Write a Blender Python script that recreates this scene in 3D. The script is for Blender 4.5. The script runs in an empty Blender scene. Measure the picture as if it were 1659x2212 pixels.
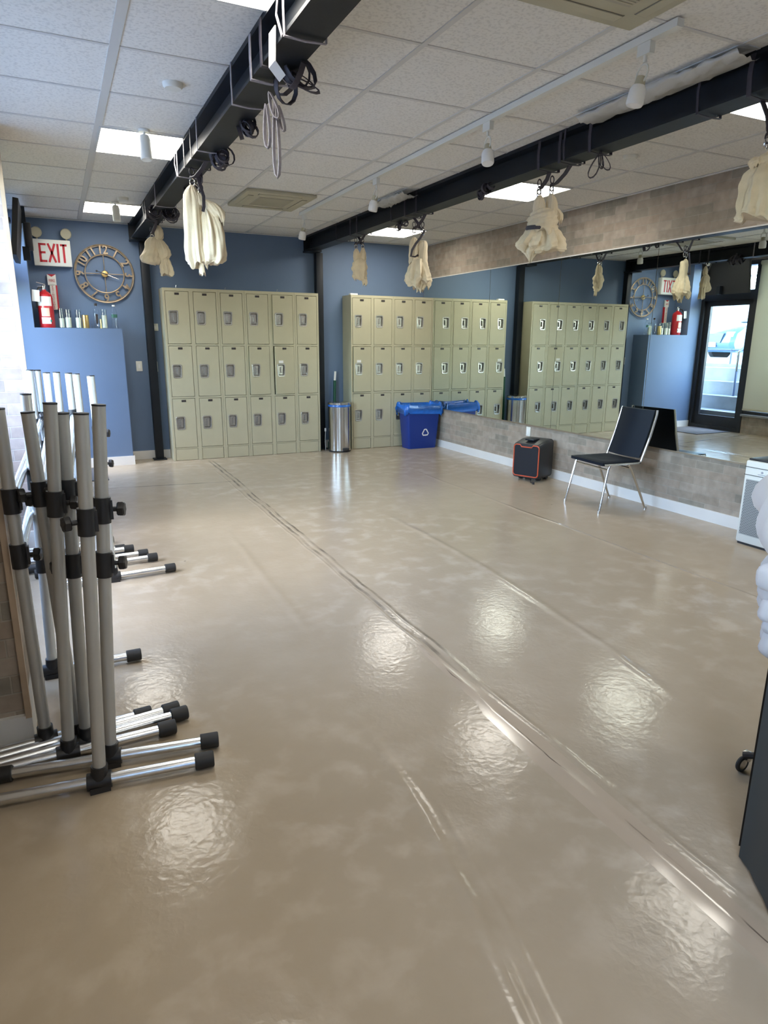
import bpy, bmesh, math, random
from mathutils import Vector, Matrix
from math import sin, cos, pi, radians
C = bpy.context.scene.collection
D = bpy.data
SC = bpy.context.scene
random.seed(7)

# ---------------------------------------------------------------- camera
CAM_Z = 1.381
YAW, PITCH, ROLL = 0.4483, -0.2512, 0.0068
def _basis():
    cy, sy, cp, sp = cos(YAW), sin(YAW), cos(PITCH), sin(PITCH)
    F = Vector((sy*cp, cy*cp, sp)); R = Vector((cy, -sy, 0)); U = R.cross(F)
    cr, sr = cos(ROLL), sin(ROLL)
    return F, cr*R+sr*U, -sr*R+cr*U
F_, R_, U_ = _basis()
cam_d = D.cameras.new('camera'); cam = D.objects.new('camera', cam_d); C.objects.link(cam)
cam_d.sensor_fit = 'VERTICAL'; cam_d.sensor_height = 36; cam_d.sensor_width = 27
cam_d.lens = 36*1436.0/2212; cam_d.clip_start = 0.02; cam_d.clip_end = 300
M = Matrix((( R_.x, U_.x, -F_.x, 0), (R_.y, U_.y, -F_.y, 0), (R_.z, U_.z, -F_.z, CAM_Z), (0, 0, 0, 1)))
cam.matrix_world = M
SC.camera = cam
SC.view_settings.view_transform = 'Standard'; SC.view_settings.look = 'None'
SC.view_settings.gamma = 1; SC.view_settings.use_curve_mapping = False
SC.view_settings.exposure = .97
cy_ = SC.cycles; cy_.max_bounces = 8; cy_.diffuse_bounces = 4; cy_.glossy_bounces = 4; cy_.transmission_bounces = 6; cy_.transparent_max_bounces = 8; cy_.caustics_reflective = False; cy_.caustics_refractive = False
# ---------------------------------------------------------------- world and sun
W = D.worlds.new('sky'); SC.world = W; W.use_nodes = True
wn = W.node_tree; bg = wn.nodes['Background']
sky = wn.nodes.new('ShaderNodeTexSky'); sky.sky_type = 'NISHITA'; sky.sun_disc = False
sky.sun_elevation = radians(48); sky.sun_rotation = radians(250); sky.air_density = 1.0; sky.dust_density = .6
wn.links.new(sky.outputs[0], bg.inputs[0]); bg.inputs[1].default_value = 2.1
sd = D.lights.new('sun', 'SUN'); sd.energy = 2.5; sd.angle = 0.01; sd.color = (1, .95, .88)
so = D.objects.new('sun', sd); C.objects.link(so); so.rotation_euler = (radians(38), 0, radians(35))
PANEL_STRENGTH = 9.5
LEFT = -0.45; RIGHT = 4.579; BACK = 8.32; REAR = -3.6; CEIL = 2.618
# ---------------------------------------------------------------- materials
def nd(nt, typ, **kw):
    n = nt.nodes.new(typ)
    for k, v in kw.items():
        if hasattr(n, k): setattr(n, k, v)
        else: n.inputs[k].default_value = v
    return n
def mat(name, col, rough=.5, metal=0.0, noise=0.0, nscale=20, bump=0.0, bscale=60, emit=None, es=1, trans=0, alpha=1, coat=0, spec=None, ior=None, sheen=0):
    m = D.materials.new(name); m.use_nodes = True; nt = m.node_tree; b = nt.nodes['Principled BSDF']
    b.inputs['Base Color'].default_value = (*col, 1); b.inputs['Roughness'].default_value = rough
    b.inputs['Metallic'].default_value = metal; b.inputs['Transmission Weight'].default_value = trans
    b.inputs['Alpha'].default_value = alpha; b.inputs['Coat Weight'].default_value = coat
    b.inputs['Sheen Weight'].default_value = sheen
    if spec is not None: b.inputs['Specular IOR Level'].default_value = spec
    if ior: b.inputs['IOR'].default_value = ior
    tc = nt.nodes.new('ShaderNodeTexCoord')
    if noise:
        n = nd(nt, 'ShaderNodeTexNoise'); n.inputs['Scale'].default_value = nscale; n.inputs['Detail'].default_value = 4
        nt.links.new(tc.outputs['Object'], n.inputs['Vector'])
        r = nd(nt, 'ShaderNodeMapRange'); r.inputs[1].default_value = .3; r.inputs[2].default_value = .7
        r.inputs[3].default_value = 1-noise; r.inputs[4].default_value = 1+noise
        nt.links.new(n.outputs[0], r.inputs[0])
        h = nd(nt, 'ShaderNodeVectorMath', operation='SCALE'); h.inputs[0].default_value = col
        nt.links.new(r.outputs[0], h.inputs['Scale']); nt.links.new(h.outputs[0], b.inputs['Base Color'])
    if bump:
        n2 = nd(nt, 'ShaderNodeTexNoise'); n2.inputs['Scale'].default_value = bscale; n2.inputs['Detail'].default_value = 3
        nt.links.new(tc.outputs['Object'], n2.inputs['Vector'])
        bp = nd(nt, 'ShaderNodeBump'); bp.inputs['Strength'].default_value = bump; bp.inputs['Distance'].default_value = .004
        nt.links.new(n2.outputs[0], bp.inputs['Height']); nt.links.new(bp.outputs[0], b.inputs['Normal'])
    if emit: b.inputs['Emission Color'].default_value = (*emit, 1); b.inputs['Emission Strength'].default_value = es
    return m

def brick_mat(name, axis, c1, c2, mortar, bw=.255, rh=.067, ms=.0035):
    m = D.materials.new(name); m.use_nodes = True; nt = m.node_tree; b = nt.nodes['Principled BSDF']; L = nt.links.new
    g = nd(nt, 'ShaderNodeNewGeometry'); s = nd(nt, 'ShaderNodeSeparateXYZ'); L(g.outputs['Position'], s.inputs[0])
    cmb = nd(nt, 'ShaderNodeCombineXYZ'); L(s.outputs[axis], cmb.inputs[0]); L(s.outputs[2], cmb.inputs[1])
    br = nd(nt, 'ShaderNodeTexBrick'); L(cmb.outputs[0], br.inputs['Vector'])
    br.inputs['Color1'].default_value = (0, 0, 0, 1); br.inputs['Color2'].default_value = (1, 1, 1, 1); br.inputs['Mortar'].default_value = (.5, .5, .5, 1)
    br.inputs['Scale'].default_value = 1; br.inputs['Mortar Size'].default_value = ms; br.inputs['Mortar Smooth'].default_value = .5
    br.inputs['Brick Width'].default_value = bw; br.inputs['Row Height'].default_value = rh; br.inputs['Bias'].default_value = 0
    cr = nd(nt, 'ShaderNodeValToRGB'); L(br.outputs['Color'], cr.inputs[0])
    e = cr.color_ramp.elements; e[0].color = (*c1, 1); e[1].color = (*c2, 1)
    mid = e.new(.45); mid.color = ((c1[0]+c2[0])*.5*1.06, (c1[1]+c2[1])*.5*.98, (c1[2]+c2[2])*.5*.94, 1)
    no = nd(nt, 'ShaderNodeTexNoise'); no.inputs['Scale'].default_value = 14; no.inputs['Detail'].default_value = 6; L(g.outputs['Position'], no.inputs['Vector'])
    no3 = nd(nt, 'ShaderNodeTexNoise'); no3.inputs['Scale'].default_value = 1.7; no3.inputs['Detail'].default_value = 2; L(g.outputs['Position'], no3.inputs['Vector'])
    ad = nd(nt, 'ShaderNodeMath', operation='ADD'); L(no.outputs[0], ad.inputs[0]); L(no3.outputs[0], ad.inputs[1])
    mr = nd(nt, 'ShaderNodeMapRange'); mr.inputs[1].default_value = .7; mr.inputs[2].default_value = 1.3; mr.inputs[3].default_value = .78; mr.inputs[4].default_value = 1.2
    L(ad.outputs[0], mr.inputs[0])
    mx = nd(nt, 'ShaderNodeMix', data_type='RGBA'); L(br.outputs['Fac'], mx.inputs[0]); L(cr.outputs[0], mx.inputs[6]); mx.inputs[7].default_value = (*mortar, 1)
    sc = nd(nt, 'ShaderNodeVectorMath', operation='SCALE'); L(mx.outputs[2], sc.inputs[0]); L(mr.outputs[0], sc.inputs['Scale']); L(sc.outputs[0], b.inputs['Base Color'])
    b.inputs['Roughness'].default_value = .8
    sub = nd(nt, 'ShaderNodeMath', operation='SUBTRACT'); L(no.outputs[0], sub.inputs[0]); L(br.outputs['Fac'], sub.inputs[1])
    bp = nd(nt, 'ShaderNodeBump'); bp.inputs['Strength'].default_value = .5; bp.inputs['Distance'].default_value = .004; L(sub.outputs[0], bp.inputs['Height']); L(bp.outputs[0], b.inputs['Normal'])
    return m
B1, B2, BM = (.255, .232, .190), (.372, .318, .260), (.355, .318, .262)
BRICK_Y = brick_mat('brick_tile_side', 1, B1, B2, BM)
BRICK_X = brick_mat('brick_tile_front', 0, B1, B2, BM)
BRICK_P = brick_mat('brick_tile_pale', 0, (.33, .285, .26), (.43, .37, .34), (.47, .43, .40), .215, .075)

def floor_mat():
    m = D.materials.new('beige_vinyl'); m.use_nodes = True; nt = m.node_tree; b = nt.nodes['Principled BSDF']; L = nt.links.new
    g = nd(nt, 'ShaderNodeNewGeometry'); s = nd(nt, 'ShaderNodeSeparateXYZ'); L(g.outputs['Position'], s.inputs[0])
    def math_(op, a, bb=None, clamp=False):
        n = nd(nt, 'ShaderNodeMath', operation=op); n.use_clamp = clamp
        for i, v in enumerate((a, bb)):
            if v is None: continue
            if isinstance(v, (int, float)): n.inputs[i].default_value = v
            else: L(v, n.inputs[i])
        return n.outputs[0]
    def noise(scale, detail=4, dist=0, vec=None):
        n = nd(nt, 'ShaderNodeTexNoise'); n.inputs['Scale'].default_value = scale; n.inputs['Detail'].default_value = detail
        n.inputs['Distortion'].default_value = dist; L(vec or g.outputs['Position'], n.inputs['Vector']); return n.outputs[0]
    big = noise(.9, 3); med = noise(7, 6, .2); fine = noise(55, 4)
    # scuffs: clean-looking lighter patches
    mr = nd(nt, 'ShaderNodeMapRange'); mr.inputs[1].default_value = .50; mr.inputs[2].default_value = .68; L(med, mr.inputs[0])
    mb_ = nd(nt, 'ShaderNodeMapRange'); mb_.inputs[1].default_value = .42; mb_.inputs[2].default_value = .6; L(noise(.7, 2), mb_.inputs[0])
    scuff = math_('MULTIPLY', mr.outputs[0], mb_.outputs[0])
    cr = nd(nt, 'ShaderNodeValToRGB'); L(math_('ADD', math_('MULTIPLY', big, .6), math_('MULTIPLY', med, .4)), cr.inputs[0])
    e = cr.color_ramp.elements; e[0].position = .35; e[0].color = (.395, .320, .228, 1); e[1].position = .65; e[1].color = (.440, .363, .268, 1)
    mx = nd(nt, 'ShaderNodeMix', data_type='RGBA'); L(math_('MULTIPLY', scuff, .42), mx.inputs[0]); L(cr.outputs[0], mx.inputs[6]); mx.inputs[7].default_value = (.60, .52, .42, 1)
    # dark specks
    v = nd(nt, 'ShaderNodeTexVoronoi'); v.inputs['Scale'].default_value = 2.2; L(g.outputs['Position'], v.inputs['Vector'])
    sp = nd(nt, 'ShaderNodeMapRange'); sp.inputs[1].default_value = .012; sp.inputs[2].default_value = .022; sp.inputs[3].default_value = .65; sp.inputs[4].default_value = 0; L(v.outputs['Distance'], sp.inputs[0])
    mx2 = nd(nt, 'ShaderNodeMix', data_type='RGBA'); L(sp.outputs[0], mx2.inputs[0]); L(mx.outputs[2], mx2.inputs[6]); mx2.inputs[7].default_value = (.10, .075, .055, 1)
    L(mx2.outputs[2], b.inputs['Base Color'])
    # dirty seams along y and across
    X, Y = s.outputs[0], s.outputs[1]
    wob = math_('MULTIPLY', math_('SUBTRACT', noise(2.2, 2), .5), .05)
    def line(x0, slope, w, ya, yb, dark):
        c = math_('ADD', math_('MULTIPLY', Y, slope), x0); dx = math_('ABSOLUTE', math_('SUBTRACT', math_('ADD', X, wob), c))
        a = nd(nt, 'ShaderNodeMapRange'); a.inputs[1].default_value = w; a.inputs[2].default_value = w*2.2; a.inputs[3].default_value = dark; a.inputs[4].default_value = 0; L(dx, a.inputs[0])
        m1 = math_('MULTIPLY', math_('GREATER_THAN', Y, ya), math_('LESS_THAN', Y, yb)); return math_('MULTIPLY', a.outputs[0], m1)
    brk = nd(nt, 'ShaderNodeMapRange'); brk.inputs[1].default_value = .42; brk.inputs[2].default_value = .62; L(noise(3.1, 4), brk.inputs[0])
    l1 = line(1.395+.0, .013, .006, 2.2, 7.9, .8); l2 = line(1.375+.065, .013, .005, 2.2, 7.9, .8)
    cx = nd(nt, 'ShaderNodeMapRange'); dy = math_('ABSOLUTE', math_('SUBTRACT', math_('ADD', Y, math_('MULTIPLY', X, .125)), 6.785))
    cx.inputs[1].default_value = .006; cx.inputs[2].default_value = .02; cx.inputs[3].default_value = .6; cx.inputs[4].default_value = 0; L(dy, cx.inputs[0])
    cr2 = math_('MULTIPLY', cx.outputs[0], math_('LESS_THAN', X, 1.46))
    dirt = math_('MULTIPLY', math_('MAXIMUM', math_('MAXIMUM', l1, l2), cr2), math_('ADD', math_('MULTIPLY', brk.outputs[0], .8), .2))
    mx3 = nd(nt, 'ShaderNodeMix', data_type='RGBA'); L(dirt, mx3.inputs[0]); L(mx2.outputs[2], mx3.inputs[6]); mx3.inputs[7].default_value = (.085, .065, .05, 1)
    L(mx3.outputs[2], b.inputs['Base Color'])
    # wrinkles in the vinyl sheet
    def ridge(x0, slope, curve, w, ya, yb, h):
        c = math_('ADD', math_('ADD', math_('MULTIPLY', Y, slope), x0), math_('MULTIPLY', math_('MULTIPLY', Y, Y), curve))
        dx = math_('DIVIDE', math_('SUBTRACT', math_('ADD', X, math_('MULTIPLY', wob, .8)), c), w)
        gs = math_('POWER', 2.718, math_('MULTIPLY', math_('MULTIPLY', dx, dx), -1))
        a = nd(nt, 'ShaderNodeMapRange', interpolation_type='SMOOTHSTEP'); a.inputs[1].default_value = ya; a.inputs[2].default_value = ya+.5; L(Y, a.inputs[0])
        z = nd(nt, 'ShaderNodeMapRange', interpolation_type='SMOOTHSTEP'); z.inputs[1].default_value = yb-.8; z.inputs[2].default_value = yb; z.inputs[3].default_value = 1; z.inputs[4].default_value = 0; L(Y, z.inputs[0])
        return math_('MULTIPLY', math_('MULTIPLY', gs, h), math_('MULTIPLY', a.outputs[0], z.outputs[0]))
    rs = [ridge(.93, .018, 0, .030, 2.6, 5.0, .0042), ridge(.50, .37, -.088, .022, -.2, 2.2, .0065), ridge(.56, .37, -.088, .012, -.2, 1.8, .0022),
          ridge(1.72, .295, -.036, .026, 1.5, 4.9, .0045), ridge(3.40, .005, 0, .010, 1.2, 5.0, .003), ridge(3.37, .01, 0, .02, 1.2, 6.5, .002),
          ridge(1.395, .005, 0, .008, -1, 7.5, .0018), ridge(1.455, .005, 0, .012, -1, 6.5, .0018)]
    H = rs[0]
    for r in rs[1:]: H = math_('ADD', H, r)
    crk = noise(42, 3, 1.2); crk2 = noise(9, 2)
    vo = nd(nt, 'ShaderNodeTexVoronoi', feature='F1'); vo.inputs['Scale'].default_value = 34
    wv = nd(nt, 'ShaderNodeVectorMath', operation='ADD'); nv = nd(nt, 'ShaderNodeTexNoise'); nv.inputs['Scale'].default_value = 20; L(g.outputs['Position'], nv.inputs['Vector'])
    sv = nd(nt, 'ShaderNodeVectorMath', operation='SCALE'); sv.inputs['Scale'].default_value = .06; L(nv.outputs['Color'], sv.inputs[0]); L(g.outputs['Position'], wv.inputs[0]); L(sv.outputs[0], wv.inputs[1]); L(wv.outputs[0], vo.inputs['Vector'])
    H2 = math_('ADD', H, math_('MULTIPLY', vo.outputs['Distance'], .00045)); H2 = math_('ADD', H2, math_('MULTIPLY', crk, .0003)); H2 = math_('ADD', H2, math_('MULTIPLY', crk2, .0008)); H2 = math_('ADD', H2, math_('MULTIPLY', fine, .00005))
    bp = nd(nt, 'ShaderNodeBump'); bp.inputs['Strength'].default_value = 1; bp.inputs['Distance'].default_value = 1; L(H2, bp.inputs['Height']); L(bp.outputs[0], b.inputs['Normal'])
    rr = nd(nt, 'ShaderNodeMapRange'); rr.inputs[1].default_value = .2; rr.inputs[2].default_value = .8; rr.inputs[3].default_value = .11; rr.inputs[4].default_value = .20; L(med, rr.inputs[0])
    L(rr.outputs[0], b.inputs['Roughness']); b.inputs['Specular IOR Level'].default_value = .24
    return m
FLOOR = floor_mat()

def ceil_mat():
    m = mat('ceiling_tile', (.85, .84, .80), .9); nt = m.node_tree; b = nt.nodes['Principled BSDF']; L = nt.links.new
    g = nd(nt, 'ShaderNodeNewGeometry'); n = nd(nt, 'ShaderNodeTexNoise'); n.inputs['Scale'].default_value = 70; n.inputs['Detail'].default_value = 5; L(g.outputs['Position'], n.inputs['Vector'])
    r = nd(nt, 'ShaderNodeMapRange'); r.inputs[1].default_value = .38; r.inputs[2].default_value = .5; r.inputs[3].default_value = .86; r.inputs[4].default_value = 1; L(n.outputs[0], r.inputs[0])
    h = nd(nt, 'ShaderNodeVectorMath', operation='SCALE'); h.inputs[0].default_value = (.85, .84, .80); L(r.outputs[0], h.inputs['Scale']); L(h.outputs[0], b.inputs['Base Color'])
    bp = nd(nt, 'ShaderNodeBump'); bp.inputs['Strength'].default_value = .35; bp.inputs['Distance'].default_value = .003; L(n.outputs[0], bp.inputs['Height']); L(bp.outputs[0], b.inputs['Normal'])
    return m
CEILM = ceil_mat()
GRID = mat('grid_white', (.66, .655, .63), .5)
BLUE = mat('blue_paint', (.132, .192, .300), .55, noise=.04, nscale=2, bump=.15, bscale=90, spec=.35)
WHITE = mat('white_trim_paint', (.74, .73, .70), .45, noise=.03, nscale=5)
OAK = mat('corner_trim', (.47, .36, .25), .5, noise=.12, nscale=9)
BLACKST = mat('black_steel', (.006, .009, .014), .5, noise=.2, nscale=4, bump=.1, bscale=30, spec=.3)
BLACKPL = mat('black_plastic', (.018, .018, .02), .42)
RUBBER = mat('black_rubber', (.02, .02, .02), .6)
CHROME = mat('chrome', (.72, .70, .67), .18, 1.0)
ALU = mat('brushed_aluminium', (.74, .75, .76), .27, 1.0, noise=.06, nscale=30)
POSTM = mat('satin_grey_tube', (.50, .50, .475), .38, .35, noise=.03, nscale=12)
POSTW = mat('satin_silver_tube', (.66, .68, .68), .34, .35)
STEEL = mat('brushed_stainless', (.60, .58, .55), .2, 1.0)
LOCK = mat('cream_locker_enamel', (.50, .47, .325), .42, noise=.035, nscale=6, bump=.12, bscale=120)
LOCKD = mat('locker_shadow_gap', (.10, .085, .06), .7)
CUP = mat('locker_cup_metal', (.46, .44, .41), .34, .9, noise=.15, nscale=40)
PLATE = mat('dark_number_plate', (.035, .028, .028), .4)
PAPER = mat('white_paper', (.85, .85, .83), .7)
CLOTH = mat('cream_fabric', (.70, .60, .43), .85, noise=.10, nscale=9, bump=.3, bscale=200, sheen=.2)
CLOTHW = mat('white_fabric', (.94, .93, .97), .6, bump=.2, bscale=60)
_nt = CLOTHW.node_tree; _tr = _nt.nodes.new('ShaderNodeBsdfTranslucent'); _tr.inputs[0].default_value = (.92, .91, .93, 1); _mx = _nt.nodes.new('ShaderNodeMixShader'); _mx.inputs[0].default_value = .5
_nt.links.new(_nt.nodes['Principled BSDF'].outputs[0], _mx.inputs[1]); _nt.links.new(_tr.outputs[0], _mx.inputs[2]); _nt.links.new(_mx.outputs[0], _nt.nodes['Material Output'].inputs[0])
STRAP = mat('black_webbing', (.035, .03, .042), .6, noise=.2, nscale=60)
STRAPG = mat('grey_webbing', (.30, .28, .31), .6, noise=.15, nscale=60)
BRASS = mat('aged_bronze', (.34, .26, .175), .42, .5, noise=.25, nscale=18)
GOLD = mat('gold_can', (.80, .55, .22), .28, 1.0)
RED = mat('red_paint', (.52, .015, .02), .32, coat=.4)
REDT = mat('red_letter', (.50, .02, .03), .5)
SIGNW = mat('sign_white', (.76, .76, .70), .5)
BINB = mat('blue_bin_plastic', (.006, .035, .24), .4, bump=.05, bscale=40)
BAGB = mat('blue_plastic_bag', (.012, .13, .52), .25, bump=.6, bscale=35, noise=.15, nscale=20)
VINYL = mat('black_vinyl_upholstery', (.004, .008, .016), .4, bump=.08, bscale=150, spec=.25)
ORANGE = mat('orange_trim', (.55, .085, .03), .4)
GRILLE = mat('black_speaker_cloth', (.008, .009, .014), .8, bump=.4, bscale=300)
GLASS = mat('clear_glass', (1, 1, 1), .02, trans=1, ior=1.3)
WAX = mat('candle_wax', (.82, .82, .66), .5)
TAPE = mat('clear_floor_tape', (.455, .365, .27), .13, noise=.06, nscale=3, bump=.04, bscale=14)
def _crack():
    nt = TAPE.node_tree; L = nt.links.new; b = nt.nodes['Principled BSDF']; src = b.inputs['Base Color'].links[0].from_socket
    g = nd(nt, 'ShaderNodeNewGeometry'); s = nd(nt, 'ShaderNodeSeparateXYZ'); L(g.outputs['Position'], s.inputs[0])
    n = nd(nt, 'ShaderNodeTexNoise'); n.inputs['Scale'].default_value = 3.5; n.inputs['Detail'].default_value = 3; L(g.outputs['Position'], n.inputs['Vector'])
    def m_(op, a, c):
        q = nd(nt, 'ShaderNodeMath', operation=op)
        for i, v in enumerate((a, c)):
            if isinstance(v, (int, float)): q.inputs[i].default_value = v
            else: L(v, q.inputs[i])
        return q.outputs[0]
    w = m_('MULTIPLY', m_('SUBTRACT', n.outputs[0], .5), .05)
    d = m_('ABSOLUTE', m_('SUBTRACT', m_('ADD', s.outputs[0], w), 1.392), 0)
    a = nd(nt, 'ShaderNodeMapRange'); a.inputs[1].default_value = .001; a.inputs[2].default_value = .0035; a.inputs[3].default_value = .85; a.inputs[4].default_value = 0; L(d, a.inputs[0])
    k = nd(nt, 'ShaderNodeMapRange'); k.inputs[1].default_value = .5; k.inputs[2].default_value = .62; L(n.outputs[0], k.inputs[0])
    v = nd(nt, 'ShaderNodeTexVoronoi'); v.inputs['Scale'].default_value = 7; L(g.outputs['Position'], v.inputs['Vector'])
    sp = nd(nt, 'ShaderNodeMapRange'); sp.inputs[1].default_value = .03; sp.inputs[2].default_value = .055; sp.inputs[3].default_value = .75; sp.inputs[4].default_value = 0; L(v.outputs['Distance'], sp.inputs[0])
    f = m_('MAXIMUM', m_('MULTIPLY', a.outputs[0], k.outputs[0]), sp.outputs[0])
    x = nd(nt, 'ShaderNodeMix', data_type='RGBA'); L(f, x.inputs[0]); L(src, x.inputs[6]); x.inputs[7].default_value = (.09, .065, .05, 1); L(x.outputs[2], b.inputs['Base Color'])
_crack()
PURW = mat('cream_white_plastic', (.72, .73, .68), .35)
CHAR = mat('charcoal_panel', (.030, .040, .044), .5, noise=.05, nscale=3)
ACB = mat('aged_ivory_plastic', (.50, .465, .335), .5, noise=.05, nscale=6)
ACD = mat('dark_vent_slot', (.16, .15, .13), .6)
SHADE = mat('cream_roller_shade', (.66, .65, .55), .8)
_nt = SHADE.node_tree; _tr = _nt.nodes.new('ShaderNodeBsdfTranslucent'); _tr.inputs[0].default_value = (.66, .64, .52, 1); _mx = _nt.nodes.new('ShaderNodeMixShader'); _mx.inputs[0].default_value = .22
_nt.links.new(_nt.nodes['Principled BSDF'].outputs[0], _mx.inputs[1]); _nt.links.new(_tr.outputs[0], _mx.inputs[2]); _nt.links.new(_mx.outputs[0], _nt.nodes['Material Output'].inputs[0])
CONC = mat('concrete', (.26, .27, .28), .85, noise=.12, nscale=5, bump=.3, bscale=30)
ASPH = mat('asphalt', (.15, .16, .18), .9, noise=.15, nscale=8)
CARB = mat('pale_blue_car_paint', (.07, .15, .27), .25, .3, coat=.6)
CARG = mat('dark_car_grille', (.03, .04, .06), .35)
FACADE = mat('pale_facade', (.45, .46, .47), .8, noise=.05, nscale=2)
RAILM = mat('dark_blue_rail', (.10, .13, .20), .5, .3)
GREEN = mat('green_handle_grip', (.005, .07, .035), .5)
PLASTIC = mat('milky_plastic_film', (.62, .62, .58), .3, bump=.5, bscale=30, alpha=.82)
def thin_glass():
    m = D.materials.new('window_glass'); m.use_nodes = True; nt = m.node_tree
    nt.nodes.remove(nt.nodes['Principled BSDF']); out = nt.nodes['Material Output']
    t = nd(nt, 'ShaderNodeBsdfTransparent'); t.inputs[0].default_value = (.93, .96, .97, 1)
    gl = nd(nt, 'ShaderNodeBsdfGlossy'); gl.inputs['Roughness'].default_value = .01
    lw = nd(nt, 'ShaderNodeLayerWeight'); pw = nd(nt, 'ShaderNodeMath', operation='POWER'); nt.links.new(lw.outputs['Facing'], pw.inputs[0]); pw.inputs[1].default_value = 3
    fr = nd(nt, 'ShaderNodeMath', operation='MULTIPLY_ADD'); nt.links.new(pw.outputs[0], fr.inputs[0]); fr.inputs[1].default_value = .45; fr.inputs[2].default_value = .04
    mx = nd(nt, 'ShaderNodeMixShader'); nt.links.new(fr.outputs[0], mx.inputs[0]); nt.links.new(t.outputs[0], mx.inputs[1]); nt.links.new(gl.outputs[0], mx.inputs[2]); nt.links.new(mx.outputs[0], out.inputs[0])
    return m
WGLASS = thin_glass(); GLASS = WGLASS
def mirror_mat():
    m = D.materials.new('mirror_silvering'); m.use_nodes = True; b = m.node_tree.nodes['Principled BSDF']
    b.inputs['Base Color'].default_value = (.80, .875, .83, 1); b.inputs['Metallic'].default_value = 1; b.inputs['Roughness'].default_value = 0
    return m
MIRROR = mirror_mat()
DIFFUSER = mat('lit_diffuser', (.9, .9, .9), .5, emit=(1.0, .955, .86), es=PANEL_STRENGTH)

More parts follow.
